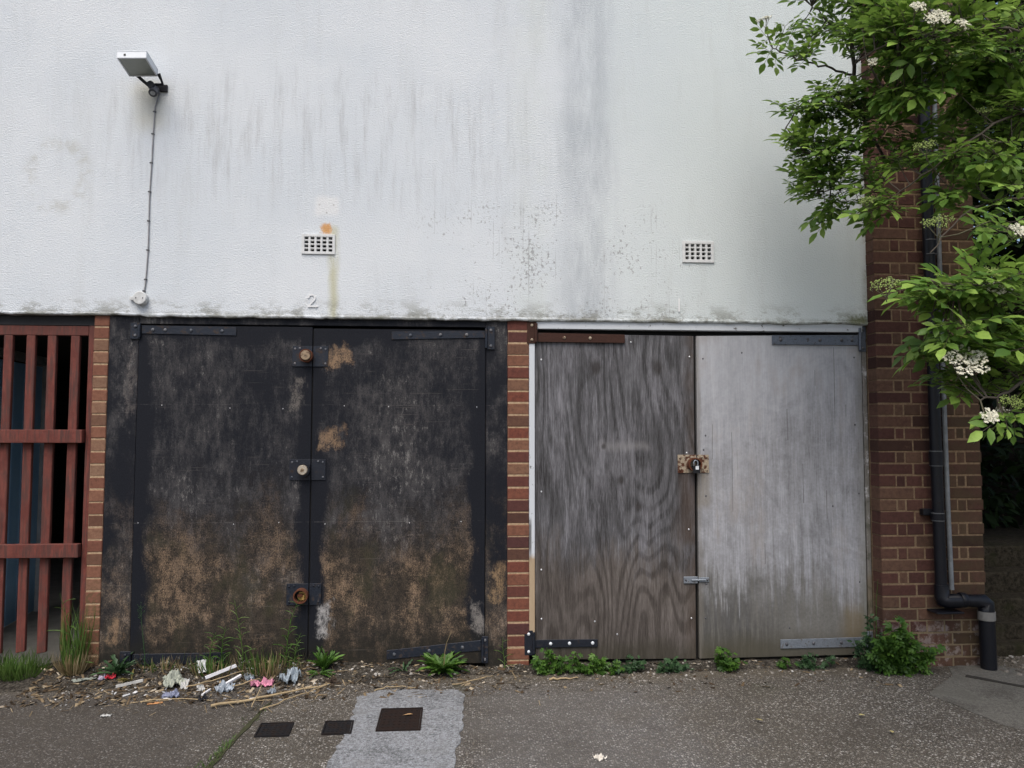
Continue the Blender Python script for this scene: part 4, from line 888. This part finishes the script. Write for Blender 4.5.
BACKING = empty('dark_backing', (4.8, 3.05, 0), 'dark timber fence added behind the hedge to keep the gap dark', 'backing')  # added boards, shut out the bright distance behind the hedge
FB = plain('dark fence timber', (.022, .018, .014), .9, k=9)
s = MB()
for i in range(22): s.box(3.36+i*.15, 3.36+i*.15+.145, 3.0+.008*(i % 2), 3.02+.008*(i % 2), .02, 2.6+rnd.uniform(-.02, .02))
s.build('board', FB, BACKING, .003)
s = MB(); s.box(3.36, 6.65, 3.03, 3.07, 2.1, 2.2); s.box(3.36, 6.65, 3.03, 3.07, .4, .5); s.build('rail', FB, BACKING, .003)

# ------------------------------------------------------------------ weeds
WG = leaf_mat('fresh weed green', (.035, .085, .014), (.06, .14, .02), (.10, .20, .03), .3)
WD = leaf_mat('blue green weed', (.025, .060, .022), (.04, .09, .035), (.065, .13, .05), .25)
GRN = leaf_mat('grass green', (.045, .095, .016), (.08, .155, .028), (.13, .20, .05), .3)
STRAW = leaf_mat('dry straw', (.16, .12, .055), (.26, .20, .10), (.38, .31, .18), .2)
BLV = [(0, -.5, 0), (0, .5, 0), (.35, -.45, .03), (.35, .45, .03), (.7, -.32, .0), (.7, .32, .0), (1, 0, -.10)]; BLF = [(0, 2, 3, 1), (2, 4, 5, 3), (4, 6, 5)]
def blades(name, n, L, Wd, c, spread, m, parent, seed, lean=.5, droop=.12):
    q = random.Random(seed); Ms, Ls = [], []
    for _ in range(n):
        a = q.uniform(0, 6.283); r = spread*math.sqrt(q.random()); p = Vector((c[0]+r*math.cos(a), c[1]+r*math.sin(a)*.6, c[2]-.005))
        d_ = Vector((math.cos(a)*lean*q.random()+q.gauss(0, .12), math.sin(a)*lean*q.random()-.05, 1)).normalized(); l = L*q.uniform(.45, 1.1)
        F = frame(d_, (math.cos(a), math.sin(a)-.3, .3)); F = F*np.array([l, Wd*q.uniform(.7, 1.3), l*q.uniform(.3, 2.2)])[None, :]
        Ms.append(F); Ls.append(tuple(p))
    return np_mesh(name, BLV, BLF, Ms, Ls, m, parent)
def grass_tuft(x, y, n, L, spread, label, dry=0, seed=0, dryL=.2, lean=.5):
    c = (x, y, ground_z(x, y)); o = empty('grass_tuft', c, label, 'grass', 'weeds along the foot of the wall')
    blades('blade', n, L, .006, c, spread, GRN, o, seed, lean)
    if dry: blades('dry_blade', dry, dryL, .006, c, spread*1.15, STRAW, o, seed+1, .9)
    return o
def lobed(k=7, depth=.45, L=1.0):
    V = [(0, 0, 0)]; n = 4*k
    for i in range(n+1):
        t = i/n; a = -2.5+5.0*t; r = (.62+.38*math.cos(a*.55))*(1-depth*(.5-.5*math.cos(2*math.pi*t*k)))
        V.append((.42+.58*r*math.cos(a)*1.0, .62*r*math.sin(a), .07*math.cos(6*a)-.10*abs(math.sin(a))))
    F = [(0, i, i+1) for i in range(1, n+1)]; V = [(a*L, e*L, c*L) for a, e, c in V]; return V, F
LBV, LBF = lobed(5, .66)
DNV, DNF = [], []     # dandelion type blade with teeth
for i in range(9):
    t = i/8; wd = (.028+.055*math.sin(math.pi*min(1, t*.95+.05)))*(1.35 if i % 2 else .5)*(1 if i < 8 else .1); zc_ = .35*t-.55*t*t
    DNV += [(t, -wd, zc_+.03), (t, 0, zc_-.01), (t, wd, zc_+.03)]
for i in range(8): DNF += [(3*i, 3*i+3, 3*i+4, 3*i+1), (3*i+1, 3*i+4, 3*i+5, 3*i+2)]
def rosette(x, y, n, L, label, m=None, seed=0, upright=.5, name='dandelion'):
    c = (x, y, ground_z(x, y)); o = empty(name, c, label, 'weed', 'weeds along the foot of the wall'); q = random.Random(seed); Ms, Ls = [], []
    for i in range(n):
        a = q.uniform(0, 6.283); d_ = Vector((math.cos(a), math.sin(a)*.8-.12, upright*q.uniform(.3, 2.0))).normalized()
        Ms.append(frame(d_, (q.gauss(0, .2), q.gauss(0, .2)-.2, 1), L*q.uniform(.55, 1.1))); Ls.append((c[0]+math.cos(a)*.008, c[1]+math.sin(a)*.008, c[2]))
    np_mesh('foliage', DNV, DNF, Ms, Ls, m or WG, o); return o
def bushy(x, y, n, wx, h, L, label, m=None, seed=0, wy=.09, name='weed_clump', stems=7):
    h *= 1.2 if n < 100 else 1.0; wx *= 1.45; n = int(n*1.35)
    c = (x, y, ground_z(x, y)); o = empty(name, c, label, 'weed', 'weeds along the foot of the wall'); q = random.Random(seed); Ms, Ls = [], []; s = MB()
    tips = []
    for i in range(stems):
        a = q.uniform(-1, 1); t = Vector((c[0]+a*wx, c[1]-q.uniform(0, wy), c[2]+h*q.uniform(.55, 1.0)*(1-.5*abs(a)))); b0 = Vector((c[0]+a*wx*.4, c[1], c[2]-.01)); s.tube([b0, b0.lerp(t, .5)+Vector((0, 0, h*.1)), t], [.003, .0025, .0012], 5); tips.append((b0, t))
    n = int(n*1.5); L *= 1.15
    for i in range(n):
        b0, t = q.choice(tips); p = b0.lerp(t, q.uniform(.12, 1))+Vector((q.gauss(0, .014), q.gauss(-.01, .016), q.gauss(0, .008))); a = q.uniform(0, 6.283)
        d_ = Vector((math.cos(a), math.sin(a)*.8-.35, q.uniform(-.5, .5))).normalized(); Ms.append(frame(d_, (q.gauss(0, .35), q.gauss(-.55, .3), 1), L*q.uniform(.5, 1.15))); Ls.append(tuple(p))
    s.build('stem', m or WG, o); np_mesh('foliage', LBV, LBF, Ms, Ls, m or WG, o); return o
def tall_weed(x, y, h, label, seed=0, m=None, leafL=.05, n=14, name='tall_weed', seedhead=False):
    c = (x, y, ground_z(x, y)); o = empty(name, c, label, 'weed', 'weeds along the foot of the wall'); q = random.Random(seed); s = MB()
    lean = q.uniform(-.06, .06); P = [Vector((c[0]+lean*t*t*h/.3+.004*math.sin(7*t), c[1]-.01*t, c[2]-.01+h*t)) for t in (0, .25, .5, .75, 1)]
    s.tube(P, [.003, .0026, .0022, .0016, .001], 5); Ms, Ls = [], []
    for i in range(n):
        t = .08+.88*i/n; k = min(3, int(t*4)); p = P[k].lerp(P[k+1], t*4-k); a = i*2.4+q.uniform(-.4, .4); d_ = Vector((math.cos(a), math.sin(a)*.7-.15, q.uniform(.2, .9))).normalized()
        F = frame(d_, (0, -.3, 1)); F = F*np.array([1, .45, 1])[None, :]*leafL*q.uniform(.6, 1.1)*(1.2-.6*t); Ms.append(F); Ls.append(tuple(p))
    if seedhead:
        for i in range(22):
            a = q.uniform(0, 6.28); t = q.uniform(.78, 1); k = 3; p = P[3].lerp(P[4], (t-.75)*4); e = p+Vector((math.cos(a)*.02, math.sin(a)*.012, .02)); s.tube([p, e], .0006, 3); s.ball(e, .0028, 5)
    s.build('stem', m or WG, o); np_mesh('foliage', DNV, DNF, Ms, Ls, m or WG, o); return o
grass_tuft(-2.55, -.03, 420, .15, .15, 'low green grass tuft at the foot of the red gate, far left', 0, 1, lean=1.1)
grass_tuft(-2.215, -.05, 120, .40, .05, 'tall grass clump with straw coloured base against the left brick pier', 240, 3, .17, .22)
tall_weed(-2.215, -.045, .47, 'single tall upright weed growing out of the straw coloured grass', 31, GRN, .13, 9)
rosette(-1.96, -.06, 34, .13, 'broad dark green dock by the left edge of the black doors', WD, 5, 1.1, 'dock')
rosette(-1.86, -.12, 8, .09, 'small yellowing dock beside the broad dark dock', leaf_mat('yellowing weed', (.10, .09, .02), (.17, .15, .04), (.25, .21, .07)), 6, .5, 'dock')
tall_weed(-1.815, -.05, .40, 'wispy flowering stalk just right of the broad dock', 7, WD, .03, 12, seedhead=True)
for i, (x, h, lab) in enumerate(((-1.45, .20, 'short thin stalk at the right end of the lower left hinge'), (-1.25, .36, 'taller leafy stalk left of the pink wrapper'), (-1.01, .36, 'leafy upright stalk under the bottom lock'), (-.955, .20, 'short forked stalk behind the grey plastic bag'), (-1.38, .24, 'slender pale stalk behind the white sticks'))): tall_weed(x, -.04-.02*(i % 2), h*1.15, lab, 20+i, GRN if i % 2 else WG, .085, 18)
grass_tuft(-1.10, -.06, 130, .16, .17, 'dry mixed grass tuft behind the pink wrapper', 110, 9, .14, .7)
grass_tuft(-1.42, -.05, 90, .13, .12, 'sparse grass behind the white litter sticks', 60, 12, .12, .7)
grass_tuft(-1.7, -.04, 50, .09, .14, 'short sparse grass below the lower left hinge', 60, 14, .09, .8)
rosette(-.775, -.06, 44, .13, 'spiky green weed under the gap between the black doors', WG, 11, 1.6, 'sow_thistle')
rosette(-.80, -.10, 20, .09, 'flat green rosette in front of the spiky weed', WG, 12, .25)
rosette(-.31, -.05, 8, .09, 'smaller dandelion left of the big one under the tilted hinge', WD, 13, .6)
rosette(-.075, -.06, 95, .15, 'large bright dandelion below the tilted hinge of the black doors', WG, 14, .75)
tall_weed(-.075, -.05, .25, 'thin dandelion stalk rising from the large bright dandelion', 15, STRAW, .02, 3)
tall_weed(.295, -.03, .20, 'small grassy weed at the foot of the middle brick pier', 16, GRN, .07, 9)
bushy(.555, -.075, 80, .075, .14, .036, 'bushy green weed at the left corner of the dark plywood door', WG, 21, .05)
bushy(.71, -.07, 34, .045, .12, .032, 'narrow weed second from the left under the plywood doors', WG, 22, .05)
bushy(.87, -.075, 70, .085, .10, .042, 'leafy bright weed in the middle under the dark plywood door', WG, 23, .06)
bushy(1.04, -.07, 50, .07, .09, .036, 'low darker weed right of the leafy bright one', WD, 24, .05)
bushy(1.33, -.075, 60, .08, .07, .034, 'flat low weed left of the gap between the plywood doors', WD, 25, .05)
bushy(1.60, -.08, 80, .09, .13, .036, 'pointed bushy weed right of the gap between the plywood doors', WG, 26, .06)
bushy(2.02, -.07, 14, .03, .06, .03, 'tiny weed under the left end of the silver hinge', WG, 27, .03)
bushy(2.22, -.08, 45, .07, .12, .034, 'small weed under the silver hinge of the pale door', WD, 28, .05)
bushy(2.66, -.20, 215, .15, .38, .056, 'big bright bushy weed at the foot of the dark brick pier', WG, 29, .12, stems=16)
bushy(2.53, -.13, 120, .07, .36, .036, 'blue green weed leaning against the left of the big bushy weed', WD, 30, .06, stems=8)
tall_weed(2.60, -.10, .55, 'tall thin weed climbing the door post behind the big bushy weed', 33, WG, .045, 12)
# moss and grass in the concrete joint
q = random.Random(3); Ms, Ls = [], []
for i in range(300):
    t = q.random()**.8; p = Vector((-1.0-.10*t, -.50-.95*t, 0)); wd = .018+.012*math.sin(t*9)
    if q.random() > (.12+.88*(.5 < t < .9)): continue
    a = q.uniform(0, 6.28); d_ = Vector((math.cos(a)*.8, math.sin(a)*.8, q.uniform(.3, 1.2))).normalized(); F = frame(d_, (math.cos(a), math.sin(a), .5)); l = q.uniform(.012, .032)
    Ms.append(F*np.array([l, .004, l])[None, :]); Ls.append((p.x+q.gauss(0, wd), p.y, .0))
tag(np_mesh('moss', BLV, BLF, Ms, Ls, GRN), 'green moss and fine grass growing along the concrete joint', 'moss', kind='stuff')
sheet('joint', [(-1.10, -1.45), (-1.065, -1.45), (-.985, -.48), (-1.0, -.48)], plain('mossy joint soil', (.04, .042, .02), .95), .004, 'mossy soil filled joint in the concrete left of the drain covers', 'ground', .006, 14)

# ------------------------------------------------------------------ litter layer and rubble
CHV = [(-.5, -.5, 0), (.5, -.4, .08), (.55, .45, 0), (-.4, .5, .1), (0, 0, .16)]; CHF = [(0, 1, 4), (1, 2, 4), (2, 3, 4), (3, 0, 4)]
def flakes(name, n, area, smin, smax, m, label, cat, seed, asp=(1, .5, .6), weight=None):
    q = random.Random(seed); Ms, Ls = [], []
    while len(Ms) < n:
        x = q.uniform(area[0], area[1]); y = area[3]-(area[3]-area[2])*q.random()**1.6
        if weight and q.random() > weight(x, y): continue
        a = q.uniform(0, 6.28); F = frame((math.cos(a), math.sin(a), q.gauss(0, .25)), (q.gauss(0, .35), q.gauss(0, .35), 1)); sz = smin+(smax-smin)*q.random()**2.5
        Ms.append(F*np.array([sz*asp[0]*q.uniform(.6, 1.4), sz*asp[1]*q.uniform(.6, 1.4), sz*asp[2]])[None, :]); Ls.append((x, y, ground_z(x, y)+.002+q.random()*.004))
    return tag(np_mesh(name, CHV, CHF, Ms, Ls, m, smooth=False), label, cat, kind='stuff')
def m_lit(b):
    i = b.isl; return dict(color=b.ramp(i, [(0, (.028, .020, .013)), (.4, (.075, .052, .032)), (.7, (.15, .11, .065)), (.9, (.28, .22, .14)), (1, (.45, .40, .32))]), rough=.9, spec=.1)
def m_stone(b):
    i = b.isl; return dict(color=b.ramp(i, [(0, (.05, .045, .04)), (.5, (.13, .115, .095)), (.85, (.24, .22, .19)), (1, (.5, .48, .45))]), rough=.9, spec=.15, normal=b.bump(b.noise(k=80, d=4), .003))
wl = lambda x, y: 1.0 if x < -.7 else (.45 if x < .4 else .12)
flakes('leaf_litter', 2900, (-2.4, 2.6, -.46, .0), .006, .045, mat('dead leaf scraps', m_lit), 'brown dead leaf scraps and chips along the foot of the doors', 'leaf litter', 1, (1, .42, .5), wl)
flakes('straw', 420, (-2.3, .6, -.62, -.02), .02, .11, mat('broken straw', lambda b: dict(color=b.ramp(b.isl, [(0, (.06, .045, .03)), (.5, (.17, .13, .08)), (1, (.36, .29, .19))]), rough=.9, spec=.1)), 'broken straw and twigs among the litter', 'straw', 8, (1, .06, .1), lambda x, y: 1.0 if x < -.7 else .4)
flakes('litter_scraps', 170, (-2.2, -.6, -.52, -.02), .008, .035, mat('litter flecks', lambda b: dict(color=b.ramp(b.isl, [(0, (.20, .20, .19)), (.5, (.40, .41, .42)), (1, (.62, .62, .62))]), rough=.7)), 'tiny torn flecks of paper and plastic among the litter', 'litter', 9, (1, .5, .5))
STV, STF = [], []
bm = bmesh.new(); bmesh.ops.create_icosphere(bm, subdivisions=1, radius=.5)
for v in bm.verts: v.co *= rnd.uniform(.8, 1.15); STV.append(tuple(v.co))
STF = [tuple(v.index for v in f.verts) for f in bm.faces]; bm.free()
def gravel(n, area, smin, smax, label, seed, name='gravel'):
    q = random.Random(seed); Ms, Ls = [], []
    for _ in range(n):
        x = q.uniform(area[0], area[1]); y = area[3]-(area[3]-area[2])*q.random()**1.5; a = q.uniform(0, 6.28); sz = smin+(smax-smin)*q.random()**3; F = frame((math.cos(a), math.sin(a), q.gauss(0, .3)), (q.gauss(0, .3), q.gauss(0, .3), 1))
        Ms.append(F*np.array([sz, sz*.8, sz*.55])[None, :]); Ls.append((x, y, ground_z(x, y)+sz*.12))
    return tag(np_mesh(name, STV, STF, Ms, Ls, mat('loose stone', m_stone), smooth=False), label, 'gravel', kind='stuff')
gravel(2600, (-2.3, 2.65, -.30, .0), .005, .026, 'loose pale gravel and grit along the foot of the wall', 2)
gravel(420, (3.30, 4.4, -.32, .05), .012, .045, 'loose stones at the foot of the dark steps', 4)
gravel(260, (-1.9, 3.3, -1.7, -.35), .004, .013, 'scattered grit on the open concrete yard', 6)

# ------------------------------------------------------------------ litter: every piece a thing
def crumple(x, y, w, h, m, name, label, cat, seed, amp=.35, rot=0, lift=.0, n=15, tilt=(0, 0)):
    q = random.Random(seed); s = MB(); off = q.uniform(0, 50); vs_ = []; w, h = w*.8, h*.8
    for i in range(n+1):
        for j in range(n+1):
            u, v = i/n-.5, j/n-.5; e = 1+.25*mnoise.noise(Vector((u*4+off, v*4, 3)))
            z = amp*min(w, h)*(abs(mnoise.noise(Vector((u*3.5+off, v*3.5, 0))))*1.3+.55*abs(mnoise.noise(Vector((u*9+off, v*9, 5))))+.25*mnoise.noise(Vector((u*22+off, v*22, 8))))+tilt[0]*u*w+tilt[1]*v*h
            vs_.append((u*w*e, v*h*e, z+abs(tilt[0])*w/2+abs(tilt[1])*h/2+lift+.002))
    s.add(vs_, [(i*(n+1)+j, (i+1)*(n+1)+j, (i+1)*(n+1)+j+1, i*(n+1)+j+1) for i in range(n) for j in range(n)], 0, False)
    o = s.build(name, m); o.location = (x, y, ground_z(x, y)); o.rotation_euler.z = rot; md = o.modifiers.new('thick', 'SOLIDIFY'); md.thickness = .0012
    return tag(o, label, cat, 'litter blown against the black doors')
P = plain
PAPER = P('soiled white paper', (.44, .44, .42), .8, var=.15); GREYP = P('grey plastic film', (.30, .34, .38), .35, var=.3, spec=.5); PINK = P('pink wrapper foil', (.55, .22, .31), .4, var=.5, k=60); REDW = P('red wrapper', (.55, .03, .05), .4); CLRB = P('pale blue grey bag', (.30, .35, .39), .3, var=.25, spec=.5); OLV = P('grey green board', (.25, .27, .23), .8); BLKP = P('black film', (.015, .015, .018), .3); BLUP = P('blue grey packet', (.22, .24, .33), .4, var=.4); ORG = P('orange card', (.45, .22, .09), .7)
crumple(-2.12, -.12, .15, .05, OLV, 'card_scrap', 'torn grey green card lying by the left pier grass', 'scrap', 1, .25, .45)
crumple(-1.985, -.10, .065, .055, REDW, 'wrapper', 'small crumpled red wrapper near the left brick pier', 'wrapper', 2, .6, .2)
crumple(-2.02, -.11, .05, .05, P('lilac foil', (.5, .45, .55), .35), 'wrapper', 'pale lilac foil scrap left of the red wrapper', 'wrapper', 3, .6, .9)
def stick(x0, y0, x1, y1, r, m, name, label, cat, z0=.012, z1=.012, sq=True):
    a = Vector((x0, y0, ground_z(x0, y0)+z0)); e = Vector((x1, y1, ground_z(x1, y1)+z1)); s = MB(); s.tube([a, a.lerp(e, .5), e], r, 4 if sq else 7, sm=not sq); return tag(s.build(name, m), label, cat, 'litter blown against the black doors')
stick(-1.915, -.19, -1.79, -.13, .010, PAPER, 'plastic_strip', 'white plastic strip right of the red wrapper', 'plastic strip')
stick(-1.43, -.165, -1.275, -.10, .011, P('bright white plastic', (.68, .68, .71), .4, var=.1), 'plastic_strip', 'brightest long white plastic strip in the middle of the litter', 'plastic strip', .03, .05)
stick(-1.31, -.24, -1.235, -.15, .009, P('white plastic tube', (.78, .78, .80), .4), 'plastic_strip', 'shorter slanting white strip on the grey film', 'plastic strip', .02, .03)
stick(-1.385, -.36, -1.368, -.27, .006, P('white stub', (.8, .8, .82), .4), 'plastic_strip', 'tiny upright white stub beside the black film', 'plastic strip')
crumple(-1.60, -.19, .13, .11, P('greenish white paper', (.33, .35, .29), .8), 'paper_scrap', 'torn greenish white paper left of the cup lid', 'paper', 7, .5, .6, tilt=(0, .4))
crumple(-1.53, -.21, .05, .09, PAPER, 'paper_scrap', 'narrow white paper strip below the cup lid', 'paper', 8, .4, .2, tilt=(0, .4))
crumple(-1.475, -.08, .065, .075, P('white foam', (.55, .56, .56), .6, var=.1), 'foam_scrap', 'square white foam scrap standing behind the litter', 'foam scrap', 9, .15, .5, .015, tilt=(0, .9))
crumple(-1.43, -.25, .045, .06, PAPER, 'paper_scrap', 'small white paper below the square foam scrap', 'paper', 10, .5, .9, tilt=(0, .5))
crumple(-1.555, -.35, .10, .08, BLUP, 'packet', 'crushed blue grey packet at the front of the litter', 'packet', 11, .55, .3)
crumple(-1.29, -.27, .12, .10, GREYP, 'plastic_film', 'crumpled grey plastic film under the short white strip', 'plastic film', 12, .6, .5)
crumple(-1.36, -.42, .055, .05, BLKP, 'plastic_film', 'scrap of black film beside the white stub', 'plastic film', 13, .7, .2)
crumple(-1.60, -.45, .09, .025, ORG, 'card_scrap', 'flat orange card scrap at the front left of the litter', 'scrap', 14, .3, .2)
crumple(-1.10, -.205, .155, .075, PINK, 'wrapper', 'pink and white crumpled wrapper before the dry grass', 'wrapper', 15, .75, .1)
crumple(-1.19, -.14, .06, .06, CLRB, 'plastic_film', 'small pale plastic scrap left of the pink wrapper', 'plastic film', 16, .8, .4)
crumple(-.955, -.165, .12, .11, CLRB, 'plastic_bag', 'crumpled pale blue grey plastic bag right of the pink wrapper', 'plastic bag', 17, .95, .7)
crumple(-1.02, -.33, .05, .05, GREYP, 'plastic_film', 'small clear plastic scrap behind the dry stalks', 'plastic film', 18, .8, .4)
crumple(-1.78, -.62, .06, .03, PAPER, 'paper_scrap', 'white paper scrap alone on the open concrete at left', 'paper', 19, .4, .2)
crumple(.645, -1.30, .055, .05, P('pale card', (.66, .62, .55), .7), 'paper_scrap', 'pale torn scrap alone on the concrete before the plywood doors', 'paper', 20, .5, .4)
pass
for i, (x, y, w_, lab) in enumerate(((2.07, -.90, .045, 'fallen yellow leaf on the concrete at right'), (2.10, -1.12, .05, 'fallen yellow leaf nearest the bottom right edge'), (1.52, -.93, .05, 'fallen yellow leaf in the middle of the concrete'), (-.24, -.74, .055, 'dry curled tan leaf on the largest drain cover'))):
    s = MB(); v, f = leaflet(-.5, 0, 0, 1, .42, .1); s.add([(a*w_, e*w_, c*w_*.8+.012) for a, e, c in v], f, 0, True); o = s.build('fallen_leaf', P('yellow dead leaf', (.42, .36, .15), .7) if i < 3 else P('tan dead leaf', (.48, .30, .15), .7)); o.location = (x, y, .004); o.rotation_euler = (.1, .1, .3+i*.9); tag(o, lab, 'leaf', 'fallen leaves on the concrete')
STK = P('dry stalk', (.34, .26, .15), .8, k=50)
def stalk(pts, r, label, seed=0, side=0):
    s = MB(); pts = [Vector((a, e, ground_z(a, e)+c)) for a, e, c in pts]; limb(s, pts, r, r*.45, 6, .012); q = random.Random(seed)
    for i in range(side):
        p = pts[0].lerp(pts[-1], q.random()); s.tube([p, p+Vector((q.gauss(0, .06), q.gauss(-.02, .06), .012))], .0015, 4)
    return tag(s.build('dry_stalk', STK), label, 'dry stalk', 'dry plant stalks lying on the litter')
LST = stalk([(-1.28, -.545, .012), (-1.05, -.44, .02), (-.85, -.33, .02), (-.70, -.26, .025)], .0085, 'longest pale dry stalk lying right across the front of the litter', 1, 5)
s = MB(); q = random.Random(77); c0 = Vector((-.70, -.26, .03))
for i in range(46):
    d_ = Vector((q.gauss(.1, .6), q.gauss(0, .6), q.gauss(.2, .5))).normalized(); l = q.uniform(.02, .055); s.tube([c0, c0+d_*l*.5+Vector((0, 0, .004)), c0+d_*l], [.003, .002, .0008], 4)
s.build('root', plain('dark dry root', (.06, .042, .03), .9), LST)
stalk([(-1.01, -.60, .008), (-.88, -.45, .016), (-.72, -.29, .03)], .005, 'second thinner dry stalk forking from the longest one', 2, 3)
stalk([(-1.68, -.44, .01), (-1.5, -.41, .014), (-1.30, -.44, .01)], .004, 'thin brown stalk beside the orange card', 3, 4)
stalk([(-1.5, -.28, .03), (-1.38, -.22, .04), (-1.22, -.14, .05)], .004, 'thin tan stalk under the brightest white strip', 4, 2)
stalk([(-1.24, -.28, .03), (-1.12, -.18, .03)], .005, 'short pale stalk left of the pink wrapper', 5)
stalk([(-1.06, -.58, .02), (-1.05, -.42, .07), (-1.08, -.30, .03)], .003, 'thin looped stalk crossing the longest stalk', 6, 3)
stalk([(-.45, -.34, .008), (-.36, -.29, .012), (-.22, -.30, .008)], .004, 'thin curved dark twig at the top edge of the cement patch', 7)
stalk([(-.02, -.28, .008), (.12, -.20, .012), (.22, -.13, .01)], .004, 'thin twig on the debris near the middle pier', 8, 2)
stalk([(.55, -.21, .01), (.63, -.215, .012), (.72, -.20, .01)], .007, 'pale splinter of wood before the first plywood door weed', 9)
